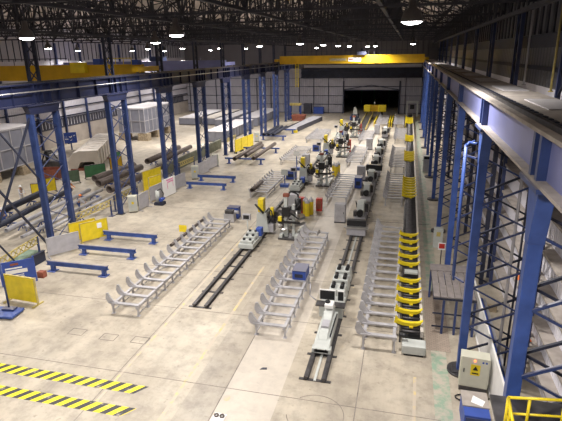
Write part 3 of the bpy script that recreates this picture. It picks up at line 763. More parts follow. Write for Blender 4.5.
for i, (y, lab) in enumerate(((27.5, 'front white roller block on the right rails, just behind the screens'), (28.9, 'middle white roller block on the right rails'), (30.3, 'rear white roller block on the right rails'))):
    t = empty('roller_block', (XM, y, 0), 0, lab, 'machine', 'white roller blocks')
    MB().prism([(-.6, .22), (.6, .22), (.5, .95), (-.5, .95)], 'y', 0, .95).build('body', 'lgrey', t, bevel=.04)
    for x in (-.28, .28): MB().tube((x, .15, 1.05), (x, .75, 1.05), .13).build('roller', 'black', t)
t = empty('clamp_frame', (XM, 39.6, 0), 0, 'dark clamp frame box across the right rails, beside the floor duct', 'machine')
MB().box(-.8, -.4, .22, .8, 1.2, .85).build('base', 'grey', t, bevel=.03); MB().box(-.8, -.2, .85, .8, .25, 1.5).build('clamp_box', 'black', t, bevel=.02)
MB().box(-1, -.5, .85, 1, -.2, 1.0).build('ledge', 'steel', t); MB().box(-.75, .6, .85, .75, 1.5, 1.1).build('rear_cover', 'dsteel', t)
def bender(y, lab, s=1.0):
    t = empty('pipe_machine', (XM, y, 0), 0, lab, 'machine', 'white pipe machines on the right rails')
    MB().box(-.5, 0, .22, .5, 2.2, .8).build('bed', 'grey', t, bevel=.04)
    MB().prism([(.2, .8), (1.6, .8), (1.6, 1.7), (1.0, 2.1), (.4, 1.9)], 'x', -.32, .32).build('head', 'lgrey', t, bevel=.05)
    MB().tube((0, -.25, 1.15), (0, .2, 1.15), .3, 18).build('chuck', 'black', t); MB().box(-.6, .0, .8, -.3, .5, 1.3).build('clamp_block', 'dsteel', t)
    MB().box(.3, 1.5, .8, .62, 2.2, 1.6).build('side_motor', 'dsteel', t, bevel=.03)
    MB().path([(-.35, 1.2, 1.5), (-.55, 1.6, 1.8), (-.5, 2.3, 1.0)], .05).build('hose', 'black', t)
    MB().box(-.55, 2.4, .22, .55, 4.2, .75).build('rear_bed', 'white', t, bevel=.04); MB().box(-.3, 2.8, .75, .3, 3.6, 1.45).build('rear_head', 'lgrey', t, bevel=.05)
    for k in range(3): MB().tube((-.5, 2.55+k*.7, .82), (.5, 2.55+k*.7, .82), .08, 8).build('roller', 'dsteel', t)
for y, lab in ((42.6, 'white pipe machine with black chuck nearest to the dark clamp frame'), (49.5, 'white pipe machine with black chuck, second beyond the clamp frame'), (55.6, 'white pipe machine with black chuck, third beyond the clamp frame'), (64.6, 'white pipe machine with black chuck, fourth beyond the clamp frame'),
               (70.5, 'white pipe machine with black chuck, fifth beyond the clamp frame'), (77.5, 'white pipe machine with black chuck, sixth beyond the clamp frame'), (91, 'white pipe machine with black chuck, farthest, before the pen')): bender(y, lab)
t = empty('clamp_frame', (XM, 61.2, 0), 0, 'dark low clamp box on the right rails between the pipe machines', 'machine')
MB().box(-.8, 0, .22, .8, 1.3, .8).build('base', 'grey', t); MB().box(-1, .2, .8, 1, .9, 1.5).build('clamp_box', 'black', t)

# ------------------------------------------------------------------ conveyor with yellow cradles
cv = empty('roller_conveyor', (.32, 23.9, 0), 0, 'long dark roller conveyor running the full bay beside the green walkway', 'conveyor')
LC = 100.
MB().box(0, 0, .45, .1, LC, .72).build('left_rail', 'dsteel', cv)
MB().box(1.1, 0, .45, 1.25, LC, .80).build('right_rail', 'beige', cv)
b = MB(); b.box(.1, 0, .3, 1.1, LC, .36); b.build('drip_tray', 'black', cv)
n = 0; ex = MB()
for k in range(280):
    y = .2+k*.355
    if k < 99: MB().tube((.1, y, .62), (1.1, y, .62), .075, 8).build('roller', 'roller', cv)
    else: ex.tube((.1, y, .62), (1.1, y, .62), .075, 6)
o = ex.build('far_rollers', 'roller', cv); o['kind'] = 'stuff'
for k in range(34):
    
    for x in (0, 1.12): MB().box(x, k*3, 0, x+.1, k*3+.1, .45).build('leg', 'dsteel', cv)
t = empty('conveyor_drive_box', (1.08, 22.7, 0), 0, 'white drive box at the near end of the roller conveyor', 'machine')
MB().box(-.6, 0, .1, .6, .75, .6).build('cover', 'lgrey', t, bevel=.05); MB().box(-.5, .05, 0, .5, .9, .1).build('foot', 'black', t); MB().tube((-.75, .5, .9), (-.3, .5, .9), .12).build('motor', 'black', t)
cr = empty('yellow_cradle'); cr['category'] = 'cradle'
MB().prism([(-.40, .90), (-.34, 1.30), (-.20, 1.08), (.1, .99), (.5, .96), (.85, 1.0), (1.12, 1.14), (1.0, .92), (.8, .80), (.5, .75), (.05, .78)], 'y', -.11, .11).build('cradle_arm', 'yellow', cr, bevel=.01)
MB().box(.42, -.2, .70, .62, .2, .77).build('pedestal', 'yellow', cr); MB().box(-.3, -.05, .72, .05, .05, .9).build('pivot', 'dsteel', cr)
ys = [24.5, 25.8, 27.1, 28.5, 29.9]+[32.6, 34.0, 35.5, 37.0, 38.5]+[50+1.1*j for j in range(8)]+[68+1.2*j for j in range(6)]+[84+1.3*j for j in range(5)]+[106+1.3*j for j in range(8)]
gn = lambda i: ('front group at the near end of the conveyor', i) if i < 5 else ('second group on the conveyor, before the floor duct', i-5) if i < 10 else ('third group on the conveyor', i-10) if i < 18 else ('fourth group on the conveyor', i-18) if i < 24 else ('fifth group on the conveyor', i-24) if i < 29 else ('farthest group on the conveyor, by the white gate', i-29)
for i, y in enumerate(ys):
    a, b_ = gn(i); put(cr, i == 0, (.42, y, 0), 0, 'yellow curved cradle, %s of the %s' % (ORD[b_].replace(' nearest', '') if b_ else 'nearest', a), 'yellow cradles on the conveyor')
b_ = empty('conveyor_motor', (.9, 31.2, .725), 0, 'dark motor unit with grey top sitting on the conveyor between the yellow cradle groups', 'machine')
MB().box(-.5, -.4, 0, .5, .4, .3).build('housing', 'dsteel', b_); MB().box(-.4, -.6, .3, .45, -.1, .42).build('cover', 'lgrey', b_)
# white gate frame at the far end of the conveyor
t = empty('gate_frame', (1.3, 124.4, 0), 0, 'white portal frame over the far end of the conveyor', 'machine')
for x in (-1.2, 1.2): MB().box(x-.18, 0, 0, x+.18, .4, 3.3).build('post', 'lgrey', t)
MB().box(-1.4, 0, 3.3, 1.4, .5, 3.7).build('beam', 'lgrey', t); MB().box(-.5, .1, 1.8, .5, .3, 2.9).build('hanging_box', 'black', t)
# far pen: yellow edge stops and dark conveyor to the yellow hood
hood = empty('yellow_hood_machine', (-7.6, 121, 0), 0, 'bright yellow hooded machine standing in front of the dark opening', 'machine')
for x in (-1.9, 1.9): MB().box(x-.25, -.4, 0, x+.25, .4, 1.5).build('leg', 'black', hood)
MB().box(-2.3, -.9, 1.5, -.7, .9, 3.1).build('left_hood', 'yellow', hood, bevel=.2); MB().box(1.0, -.9, 1.5, 2.9, .9, 3.1).build('right_hood', 'yellow', hood, bevel=.2)
MB().box(-.8, -.7, 1.6, 1.1, .7, 3.05).build('centre_box', 'oyellow', hood); MB().tube((.2, -.6, 3.05), (.2, -.6, 3.9), .1).build('exhaust_stub', 'steel', hood)
t = empty('chute_conveyor', (-8.4, 97.5, 0), 0, 'dark chute conveyor with yellow sides leading up to the yellow hood', 'conveyor')
MB().prism([(0, .3), (22, 1.2), (22, 1.45), (0, .6)], 'x', -.6, .6).build('bed', 'dsteel', t)
for x in (-.75, .7): MB().prism([(0, .1), (22, 1.1), (22, 1.75), (0, .8)], 'x', x, x+.08).build('side_plate', 'fadedyellow', t)
for y in (1, 8, 15, 21): MB().box(-.6, y, 0, .6, y+.2, .4+y*.03).build('leg', 'dsteel', t)
for i, x in enumerate((-6.5, -3.4, -2.9, -.05)):
    t = tag(MB().box(x-.05, 105.5, .0, x+.05, 118.5, .95).box(x-.1, 105.5, .95, x+.1, 118.5, 1.02).build('yellow_guide_rail', 'yellow'), 'yellow guide rail of the far pen, %s counted from the left' % ('first', 'second', 'third', 'fourth')[i], 'guide rail')
t = empty('dark_generator', (-11.5, 115.6, 0), 0, 'dark blue and grey machine lump standing before the left of the dark opening', 'machine')
MB().box(-.9, -.8, 0, .9, .8, 1.5).build('body', 'navy', t, bevel=.1); MB().prism([(-.5, 1.5), (.5, 1.5), (.4, 2.5), (.0, 3.2), (-.3, 3.0)], 'y', -.4, .4).build('stack', 'lgrey', t); MB().box(-1.1, -.6, .2, -.9, .6, .9).build('side_panel', 'board', t)
# cabinets at far wall
for i, (x, w_, h_, m_, lab) in enumerate(((-25.2, 2.0, 2.6, 'mullion', 'dark tall locker against the far wall left corner'), (-22.3, 2.6, 1.7, 'board', 'blue container against the far wall, in the left corner'))):
    t = empty('wall_locker', (x, 128.5, 0), 0, lab, 'cabinet'); MB().box(-w_/2, -.7, 0, w_/2, .7, h_).build('body', m_, t); MB().box(-w_/2+.1, -.75, .15, -.03, -.7, h_-.15).box(.03, -.75, .15, w_/2-.1, -.7, h_-.15).build('door', m_, t)

# ------------------------------------------------------------------ blue floor beams
fb = empty('blue_support_beam'); fb['category'] = 'beam'
MB().box(-.1, -.14, .76, 4.95, .14, .80).box(-.1, -.04, .52, 4.95, .04, .78).box(-.1, -.14, .48, 4.95, .14, .52).box(0, -.11, .5, 4.85, .11, .77).build('beam', 'blue2', fb)
MB().box(-.1, -.09, .80, 4.95, .09, .84).build('wear_strip', 'dust', fb)
for x in (.35, 4.6):
    MB().box(x-.13, -.12, .03, x+.13, .12, .48).build('leg', 'blue2', fb); MB().box(x-.36, -.3, 0, x+.26, .3, .04).build('foot_plate', 'blue2', fb)
for i, (x, y, lab) in enumerate(((-25.0, 28.3, 'nearest of the blue floor beams by the left columns'), (-24.7, 31.6, 'second blue floor beam from camera, in front of yellow panels'), (-24.6, 34.9, 'third blue floor beam from camera, behind the yellow panels'),
       (-24.8, 52.2, 'fourth blue floor beam from camera, right of the white notice board'), (-24.9, 55.8, 'fifth and farthest of the paired blue floor beams'))):
    put(fb, i == 0, (x, y-.3, 0), 0, lab, 'blue floor beams')
# pipe trestle with three brown pipes
for i, (y, lab) in enumerate(((66.0, 'low blue trestle under the near ends of the three brown pipes'), (74.5, 'low blue trestle under the far ends of the three brown pipes'))):
    t = empty('blue_trestle', (-25.2, y, 0), 0, lab, 'trestle', 'blue trestles')
    MB().box(0, -.15, .65, 6.0, .15, .85).build('beam', 'blue2', t)
    for x in (.6, 5.4): MB().box(x-.12, -.12, 0, x+.12, .12, .65).box(x-.3, -.3, 0, x+.3, .3, .05).build('leg', 'blue2', t)
for x, y0, y1, lab in ((-23.0, 63.8, 77, 'left of three long brown pipes on the blue trestles'), (-22.1, 66.2, 74.8, 'middle and shorter of three brown pipes on the blue trestles'), (-20.5, 64.6, 76.6, 'right of three long brown pipes on the blue trestles')):
    pipe(x, y0, y1, 1.13, .28, lab, 'brown', group='brown pipes on the trestles')
for i, (x, y) in enumerate(((-25.9, 73.9), (-25.6, 76.2), (-25.3, 78.5))):
    t = empty('yellow_screen', (x, y, 0), PI/2-.15, 'yellow screen panel behind the brown pipes, %s of three' % ('left', 'middle', 'right')[i], 'screen', 'yellow screens')
    MB().box(-1.05, -.05, .25, 1.05, .05, 2.2).build('panel', 'yellow', t); MB().box(-.95, -.25, 0, -.85, .25, .3).box(.85, -.25, 0, .95, .25, .3).build('foot', 'dsteel', t)

# ------------------------------------------------------------------ barriers along the left row
def screen(x, y, w_, h_, rz, m_, lab, nm='barrier_panel', cat='barrier', foot='fadedyellow'):
    t = empty(nm, (x, y, 0), rz, lab, cat)
    MB().box(-w_/2, -.04, .18, w_/2, .04, h_).build('panel', m_, t)
    b = MB(); b.box(-w_/2-.05, -.06, 0, -w_/2, .06, h_+.04); b.box(w_/2, -.06, 0, w_/2+.05, .06, h_+.04); b.box(-w_/2, -.06, h_, w_/2, .06, h_+.04); b.build('frame', foot, t)
    for s in (-1, 1): MB().box(s*(w_/2)-.06, -.45, 0, s*(w_/2)+.06, .45, .07).build('foot', foot, t)
    return t
screen(-23.25, 23.3, 2.35, 1.85, -.07, 'yellow', 'yellow barrier panel in the left foreground in front of the blue board')
screen(-25.3, 34.2, 2.3, 1.75, 1.0, 'yellow', 'yellow barrier panel with white note beside second blue beam')
n = MB().box(.25, -.06, 1.05, .65, -.042, 1.5).build('paper_note', 'paper', [o for o in bpy.data.objects if o.name.startswith('barrier_panel')][-1])
screen(-26.3, 34.0, 2.2, 1.75, 1.0, 'yellow', 'duller yellow barrier panel directly behind the yellow one with the note')
screen(-25.95, 31.0, 2.4, 1.6, .95, 'grey', 'grey barrier panel at the foot of the second left column', foot='midgrey')
for i, (x, y, w_, lab) in enumerate(((-25.7, 43.3, 1.6, 'narrow grey barrier panel beside the cream cabinet at the third left column'), (-25.9, 46.6, 2.6, 'grey barrier panel left of the white notice board'), (-25.5, 51.3, 2.6, 'grey barrier panel right of the white notice board'),
       (-25.6, 58.3, 3.4, 'grey barrier panels past the farthest paired blue beam'), (-25.7, 62.0, 3.0, 'grey barrier panel before the pipe trestle'))):
    screen(x, y, w_, 1.7, PI/2-.1, 'grey', lab, foot='midgrey')
for i, (x, y, w_, lab) in enumerate(((-26.6, 47.6, 1.9, 'yellow machine guard above the grey panel left of the notice board'), (-28.6, 50.6, 3.0, 'olive yellow screen behind the left row at the fourth column'))):
    screen(x, y, w_, 2.4, PI/2-.25, 'yellow', lab)
t = empty('notice_board', (-25.3, 48.3, 0), PI/2-.12, 'white notice board with pink handwriting beside the left row', 'sign')
MB().box(-1.2, -.04, .1, 1.2, .04, 2.1).build('board', 'paper', t); MB().box(-1.15, .05, 0, -1.05, .11, 2.3).box(1.05, .05, 0, 1.15, .11, 2.3).build('leg', 'midgrey', t)
b = MB()
def stroke(b, pts, y=-.05, w_=.05):
    for p, q in zip(pts, pts[1:]): b.bar((p[0], y, p[1]), (q[0], y, q[1]), .015, w_)
for i in range(9): stroke(b, [(-.5+i*.15, 1.85), (-.44+i*.15, 1.97), (-.40+i*.15, 1.84)], w_=.035)
for i in range(6): stroke(b, [(-.35+i*.2, 1.65), (-.25+i*.2, 1.72), (-.20+i*.2, 1.58)], w_=.05)
stroke(b, [(-.4, 1.5), (-.35, .9)]); stroke(b, [(.7, 1.7), (.75, 1.0)], w_=.03); stroke(b, [(-.4, 1.55), (.7, 1.72)], w_=.03)
b.build('handwriting', 'pink', t)
# blue information board behind the yellow barrier
t = empty('information_board', (-25.5, 25.6, 0), .7, 'blue board with pale writing block behind the foreground yellow barrier', 'sign')
MB().box(-1.0, -.04, .3, 1.0, .04, 1.75).build('board', 'board', t)
b = MB(); b.box(-.75, -.06, .85, .6, -.04, 1.12); b.box(-.75, -.06, 1.2, .3, -.04, 1.3)
for i in range(3): b.box(-.5, -.06, .45+i*.12, .35, -.04, .50+i*.12)
b.build('pale_writing', 'white', t); MB().box(-.4, -.06, 1.45, .1, -.04, 1.6).build('red_heading', 'rust', t)
for x in (-1.05, 1.05): MB().box(x-.05, -.05, 0, x+.05, .05, 1.9).build('post', 'board', t)
t = empty('blue_platform', (-23.2, 21.9, 0), .1, 'low blue platform with upright pole at the left edge', 'stand')
MB().box(-1.3, -.75, .08, .85, .45, .22).build('deck', 'blue2', t, bevel=.02); MB().box(-1.1, -.65, 0, .7, .35, .08).build('skid', 'navy', t); MB().tube((.0, .2, .22), (.0, .2, 3.3), .055).build('pole', 'blue', t)
MB().box(-.3, -.1, .22, .5, .3, .35).build('clamp_block', 'blue', t)
# pale lattice folding barriers
def lattice(x0, y0, x1, y1, z, lab, h_=.55):
    t = empty('lattice_barrier', (x0, y0, 0), 0, lab, 'barrier'); L = math.hypot(x1-x0, y1-y0); d = Vector(((x1-x0)/L, (y1-y0)/L, 0))
    b = MB()
    for zz in (z, z+h_): b.bar((0, 0, zz), d*L+Vector((0, 0, zz)), .07)
    b.build('chord', 'fadedyellow', t); b = MB(); n = int(L/.6)
    for k in range(n): a = d*(k*L/n); c = d*((k+1)*L/n); b.bar((a.x, a.y, z), (c.x, c.y, z+h_), .06); b.bar((a.x, a.y, z+h_), (c.x, c.y, z), .06)
    b.build('lattice_bars', 'fadedyellow', t)
    for k in (0, 1): p_ = d*(L*(.02+.96*k)); MB().box(p_.x-.06, p_.y-.06, 0, p_.x+.06, p_.y+.06, z+h_).box(p_.x-.25, p_.y-.25, 0, p_.x+.25, p_.y+.25, .06).build('post', 'blue', t)
lattice(-27.2, 25.0, -27.9, 30.6, 1.0, 'pale yellow lattice barrier above the blue board, nearest one on the left')
lattice(-28.4, 35, -27.7, 40.6, 1.1, 'pale yellow lattice barrier behind the two yellow panels')
lattice(-28.3, 42, -27.9, 46.0, 1.1, 'pale yellow lattice barrier left of the white notice board')
lattice(-28.2, 57, -27.9, 61.2, 1.3, 'yellow lattice barrier at the fifth left column')
lattice(-28.2, 74, -28, 79, 1.5, 'yellow lattice barrier near the three yellow screens')
cc = empty('column_cabinet'); cc['category'] = 'cabinet'
MB().box(-.45, -.35, .1, .45, .35, 1.7).build('body', 'cream', cc, bevel=.03); MB().box(-.4, -.38, .2, .4, -.35, 1.6).build('door', 'lgrey', cc); MB().box(-.4, -.3, 0, .4, .3, .1).build('plinth', 'black', cc)
MB().box(-.1, -.4, .9, .12, -.38, 1.15).build('warning_label', 'yellow', cc)
for i, (x, y, rz, lab) in enumerate(((-26.3, 42.2, .5, 'cream cabinet at the foot of the third left column'), (-25.7, 56.3, .4, 'cream cabinet at the foot of the fifth left column behind the far blue beams'), (-25.9, 64.0, .3, 'cream cabinet just before the pipe trestle'), (-26.0, 84.6, .3, 'cream cabinet beyond the three yellow screens'))):
    put(cc, i == 0, (x, y, 0), rz, lab, 'cream cabinets along the left row')
t = empty('pump_unit', (-24.8, 45.0, 0), 0, 'white and blue pump unit with hoses between the barrier panels', 'machine')
MB().box(-.5, -.4, 0, .5, .4, .3).build('skid', 'navy', t); MB().tube((-.2, 0, .3), (-.2, 0, 1.5), .22).build('tank', 'lgrey', t); MB().tube((.25, -.3, .6), (.25, .4, .6), .2).build('motor', 'board', t); MB().path([(-.2, 0, 1.5), (.1, .2, 1.7), (.4, .2, 1.2), (.3, .2, .8)], .05).build('hose', 'black', t)
# pallets with rags, green and pink mats near the pit
t = tag(MB().box(-29.0, 28.4, 0, -28.0, 30.6, .3).build('pale_green_bin', 'palegreen'), 'low pale green bin between blue board and grey panel', 'bin')
t = tag(MB().box(-25.0, 26.7, 0, -24.5, 27.1, .45).build('rust_red_box', 'rust'), 'small rust red box at the right edge of the blue board', 'box')
t = tag(MB().box(-26.75, 27.2, 0, -26.6, 29.6, .8).box(-26.8, 27.15, .8, -26.55, 29.65, .84).build('dark_blue_panel', 'navy'), 'low dark panel between the pale green bin and the nearest blue beam', 'panel')

# ------------------------------------------------------------------ left bay: pipes, workers, containers
for i, (x0, y0, x1, y1, z, r, m_, lab) in enumerate((
    (-34.7, 33, -36.4, 46, .75, .27, 'navy', 'long dark pipe lying beside the left row, nearest the crate pile'), (-33.3, 33, -34.3, 46.5, .75, .2, 'grey', 'long pale grey pipe right of the long dark pipe'), (-32.2, 34, -33, 47, .75, .18, 'midgrey', 'long grey pipe in the middle of the left bay bundle'),
    (-37.6, 36, -38.6, 44, .75, .33, 'navy', 'dark pipe on the left edge near the white helmet worker'), (-30.8, 32, -31.2, 44, .7, .15, 'grey', 'thin pale pipe just left of the column row'), (-29.9, 34, -30.4, 50, .7, .15, 'midgrey', 'thin grey pipe closest behind the column row'))):
    pipe(x0, y0, y1, .54+r, r, lab, m_, x1, 'pipes in the left bay')
for i, (x, y, x2, y2, r, lab) in enumerate(((-36.4, 50.6, -35.6, 58.5, .42, 'big brown pipe stub, left of three beside the green panel'), (-34.5, 48.6, -34.0, 57.5, .42, 'big brown pipe stub, middle of three beside the green panel'), (-31.6, 46.3, -31.2, 54.5, .42, 'big brown pipe stub, right of three beside the green panel'),
     (-35.0, 61, -35.4, 72, .4, 'brown pipe on the trestle behind the fourth column, left one'), (-33.4, 63, -33.8, 73, .36, 'brown pipe on the trestle behind the fourth column, right one'), (-31.5, 55.6, -31.4, 63, .33, 'brown pipe lying close behind the fourth column'))):
    pipe(x, y, y2, .54+r, r, lab, 'brown', x2, 'large pipe stubs in the left bay')
ts = empty('small_trestle'); ts['category'] = 'trestle'
for s in (-1, 1):
    b = MB(); b.bar((s*.45, -.3, 0), (s*.25, 0, .5), .08); b.bar((s*.45, .3, 0), (s*.25, 0, .5), .08); b.build('leg', 'blue2', ts)
MB().box(-.6, -.08, .44, .6, .08, .54).build('beam', 'blue2', ts)
LT = [(-34.9, 35.5), (-33.4, 35.2), (-32.3, 36.4), (-36.0, 44), (-34.1, 44.6), (-32.8, 45.2), (-37.9, 38.2), (-38.3, 42), (-31.0, 35), (-31.15, 42), (-30.1, 38.5), (-30.25, 46), (-36.2, 52.2), (-35.75, 57), (-34.4, 50.4), (-34.1, 56), (-31.5, 47.8), (-31.3, 53), (-35.1, 63), (-35.3, 70), (-33.5, 65), (-33.7, 71), (-31.5, 57), (-31.45, 61.5)]
for i, (x, y) in enumerate(LT): put(ts, i == 0, (x, y, 0), 0, 'small blue splayed trestle holding a pipe in the left bay', 'small blue trestles in the left bay')

def screen2(x, y, w_, h_, rz, m_, lab, nm='welding_screen'):
    return screen(x, y, w_, h_, rz, m_, lab, nm, 'screen', 'dsteel')
screen2(-39.0, 54.6, 2.6, 1.7, .9, 'green', 'green welding screen right of the beige trough end')
screen2(-40.2, 51.2, 2.0, 1.6, .9, 'dullgreen', 'darker green welding screen below the beige trough end')
screen2(-40.2, 61.5, 1.6, 2.0, 1.3, 'green', 'green welding screen against the side of beige trough')
screen2(-39.4, 44.6, 1.5, 1.7, .5, 'yellow', 'yellow screen standing next to the white helmet worker')
screen2(-39.9, 47.2, 1.0, 1.7, 1.0, 'yellow', 'narrow yellow screen behind the left column legs')
screen2(-38.3, 58.4, 1.8, 2.0, 1.1, 'oyellow', 'orange yellow screen behind the third left column')
# tarpaulin strip behind row
t = empty('tarpaulin_fence', (-30.0, 50, 0), 0, 'long low olive tarpaulin fence behind the left row, by the fourth column', 'fence')
MB().prism([(-.05, .1), (.05, .1), (.12, 1.6), (-.1, 1.65)], 'y', 6, 27).build('tarpaulin', 'olive', t)
for k in range(6): MB().box(-.05, 6+k*4.1, 0, .05, 6.1+k*4.1, 1.75).build('post', 'dsteel', t)

def person(loc, rz, wear, top, helmet, lab, bend=0.0, arms=.3):
    t = bpy.data.objects.new('person', None)
    def skinned(name, V, E, m_, parent=None, root=0):
        me = bpy.data.meshes.new(name); me.from_pydata([v[:3] for v in V], E, []); o = bpy.data.objects.new(name, me); C.objects.link(o)
        md = o.modifiers.new('skin', 'SKIN'); md.use_smooth_shade = True
        for i, v in enumerate(V):
            sv = me.skin_vertices[0].data[i]; sv.radius = (v[3], v[3]*(v[4] if len(v) > 4 else 1)); sv.use_root = (i == root)
        s_ = o.modifiers.new('sub', 'SUBSURF'); s_.levels = 1; s_.render_levels = 1
        me.materials.append(M[m_])
        if parent: o.parent = parent
        return o
    sb_, cb_ = math.sin(bend), math.cos(bend)
    def up(x, y, z): # upper body tilts forward (towards -y) about the hips
        dz = z-.95; return (x, y-dz*sb_, .95+dz*cb_)
    V = [(0, 0, .95, .15, .75), up(0, 0, 1.2)+(.14, .8), up(0, 0, 1.42)+(.15, .75), up(0, 0, 1.52)+(.06,), up(0, -.01, 1.60)+(.085,), up(0, -.01, 1.70)+(.09,), up(0, -.005, 1.76)+(.06,)]
    E = [(0, 1), (1, 2), (2, 3), (3, 4), (4, 5), (5, 6)]
    for s in (-1, 1):
        n = len(V); V += [(s*.10, 0, .86, .10), (s*.12, -.03-.1*bend, .48, .07), (s*.13, .02, .09, .05), (s*.14, -.13, .04, .045)]
        E += [(0, n), (n, n+1), (n+1, n+2), (n+2, n+3)]
        n = len(V); a = up(s*.2, 0, 1.40); e = (a[0]+s*.05, a[1]-.10*arms-.05, a[2]-.27); h = (e[0]-s*.03, e[1]-.26*arms-.05, e[2]-.20)
        V += [a+(.065,), e+(.045,), h+(.035,), (h[0], h[1]-.05, h[2]-.06, .035, .6)]; E += [(2, n), (n, n+1), (n+1, n+2), (n+2, n+3)]
        for f in range(4): V.append((h[0]+(f-1.5)*.022, h[1]-.08, h[2]-.13+.008*abs(f-1), .009)); E.append((n+3, len(V)-1))
        V.append((h[0]-s*.05, h[1]-.07, h[2]-.05, .011)); E.append((n+3, len(V)-1))
    body = skinned('person', V, E, 'skin')
    body.location = loc; body.rotation_euler = (0, 0, rz); tag(body, lab, 'person')
    # clothing follows the body a little outside it
    T = [V[0][:3]+(.17, .8), V[1][:3]+(.165, .8), V[2][:3]+(.17, .75)]; TE = [(0, 1), (1, 2)]
    P = [V[0][:3]+(.165, .8)]; PE = []
    k = 7
    for s in (-1, 1):
        n = len(P); P += [V[k][:3]+(.12,), V[k+1][:3]+(.09,), V[k+2][:3]+(.075,)]; PE += [(0, n), (n, n+1), (n+1, n+2)]
        n = len(T); T += [V[k+4][:3]+(.085,), V[k+5][:3]+(.062,), V[k+6][:3]+(.05,)]; TE += [(2, n), (n, n+1), (n+1, n+2)]
        k += 4+4+5
    skinned('jacket', T, TE, top, body); skinned('trousers', P, PE, wear, body)
    hx_, hy_, hz_ = up(0, -.01, 1.70)
    hm = MB().lathe((0, 0, 0), [(.0, .16), (.07, .145), (.115, .09), (.13, .0), (.165, -.01), (.165, -.025), (.12, -.03)], 16).build('safety_helmet', helmet, body)
    hm.location = (hx_, hy_, hz_+.02); hm.rotation_euler = (bend, 0, 0)
    f = MB(); f.tube((0, -.09, 0), (0, -.115, -.03), .015, 6); f.build('nose', 'skin', body, loc=(hx_, hy_, hz_-.04))
    e = MB()
    for s in (-1, 1): e.tube((s*.035, -.085, 0), (s*.035, -.1, 0), .012, 6)
    e.build('eyes', 'black', body, loc=(hx_, hy_, hz_-.01))
    bt_ = MB()
    for s in (-1, 1): bt_.box(s*.14-.055, -.2, 0, s*.14+.055, .08, .1)
    bt_.build('boots', 'black', body, bevel=.02)
    return body
person((-40.7, 43.3, 0), 1.2, 'palewear', 'palewear', 'paper', 'person in pale clothes and white helmet beside the yellow screen', .15, .9)
person((-37.2, 46.6, 0), 1.6, 'denim', 'hivis', 'paper', 'person in orange vest and white helmet bending over the pipes', .7, 1.2)
person((-31.9, 41.2, 0), 2.2, 'denim', 'palewear', 'orange', 'person in pale jacket and orange helmet by the left column', .35, 1)
person((-37.3, 34.4, 0), 2.4, 'denim', 'denim', 'paper', 'person in blue with white helmet at the left edge, left one', .4, 1)
person((-36.2, 35.9, 0), .8, 'denim', 'denim', 'paper', 'person in blue with white helmet at the left edge, right one', .2, .7)

# containers / sections on blocks
def big_box(x0, x1, y0, y1, z0, z1, lab, lid='conttop', nrib=8):
    t = empty('steel_module', ((x0+x1)/2, y0, 0), 0, lab, 'module'); hx_ = (x1-x0)/2; L = y1-y0
    MB().box(-hx_, 0, z0, hx_, L, z1).build('body', 'cont', t)
    MB().box(-hx_-.08, -.08, z1, hx_+.08, L+.08, z1+.12).build('roof_panel', lid, t)
    b = MB()
    for k in range(nrib+1): y = L*k/nrib; b.box(hx_, y-.07, z0, hx_+.1, y+.07, z1)
    for k in range(3): x = -hx_+(k+.5)*2*hx_/3; b.box(x-.06, -.08, z0, x+.06, 0, z1)
    for zz in (z0+.1, (z0+z1)/2, z1-.1): b.box(-hx_, -.08, zz-.06, hx_, 0, zz+.06); b.box(hx_, 0, zz-.06, hx_+.08, L, zz+.06)
    b.build('rib', 'grey', t)
    return t
big_box(-56, -50, 40, 57.5, 1.25, 6.3, 'big ribbed grey steel module on timber blocks at the left edge')
big_box(-52.2, -46.8, 82, 94, 1.4, 5.9, 'big ribbed grey steel module on timber blocks behind the second left column')
def block(x, y, lab, s=(2.0, 1.4, 1.25)):
    t = empty('timber_block', (x, y, 0), 0, lab, 'block', 'timber blocks under the modules')
    for k in range(3): MB().box(-s[0]/2, -s[1]/2+k*.0, k*s[2]/3, s[0]/2, s[1]/2, (k+1)*s[2]/3-.03).build('timber', 'wood', t)
for i, (x, y, lab) in enumerate(((-50.6, 49.4, 'timber block stack under the left edge module, nearer one'), (-50.6, 54.6, 'timber block stack under the left edge module, farther one'), (-55, 52, 'timber block stack under the left edge module, rear one'))): block(x, y, lab)
for i, (x, y, lab) in enumerate(((-51.5, 82.8, 'timber block under the second module, left one'), (-47.4, 82.6, 'timber block under the second module, near right one'), (-47.6, 87, 'timber block under the second module, middle right one'), (-47.8, 92, 'timber block under the second module, far right one'))): block(x, y, lab, (2, 1.4, 1.4))
# beige trough with the curved nose
t = empty('beige_trough_section', (-43.0, 57.8, 0), .0, 'long beige box section with curved nose lying in the left bay', 'module')
t.rotation_euler = (0, 0, .42)
b = MB(); b.prism([(-2.0, .35), (-1.95, 1.3), (-1.7, 2.0), (-1.2, 2.55), (-.6, 2.7), (2.0, 2.7), (2.0, .35), (1.6, .35), (1.4, 1.2), (-.4, 1.2), (-.8, .35)], 'y', 0, 17)
b.build('shell', 'beige', t, bevel=.05)
b = MB()
for k in range(9): b.box(1.95, k*2.0, .35, 2.12, k*2.0+.15, 2.7); b.box(-.6, k*2.0, 2.7, 2.1, k*2.0+.12, 2.76)
b.build('rib', 'beige', t)
MB().box(-1.8, .1, 0, 2.0, .9, .35).box(-1.8, 8, 0, 2.0, 8.6, .35).box(-1.8, 16, 0, 2.0, 16.6, .35).build('skid', 'rust', t)
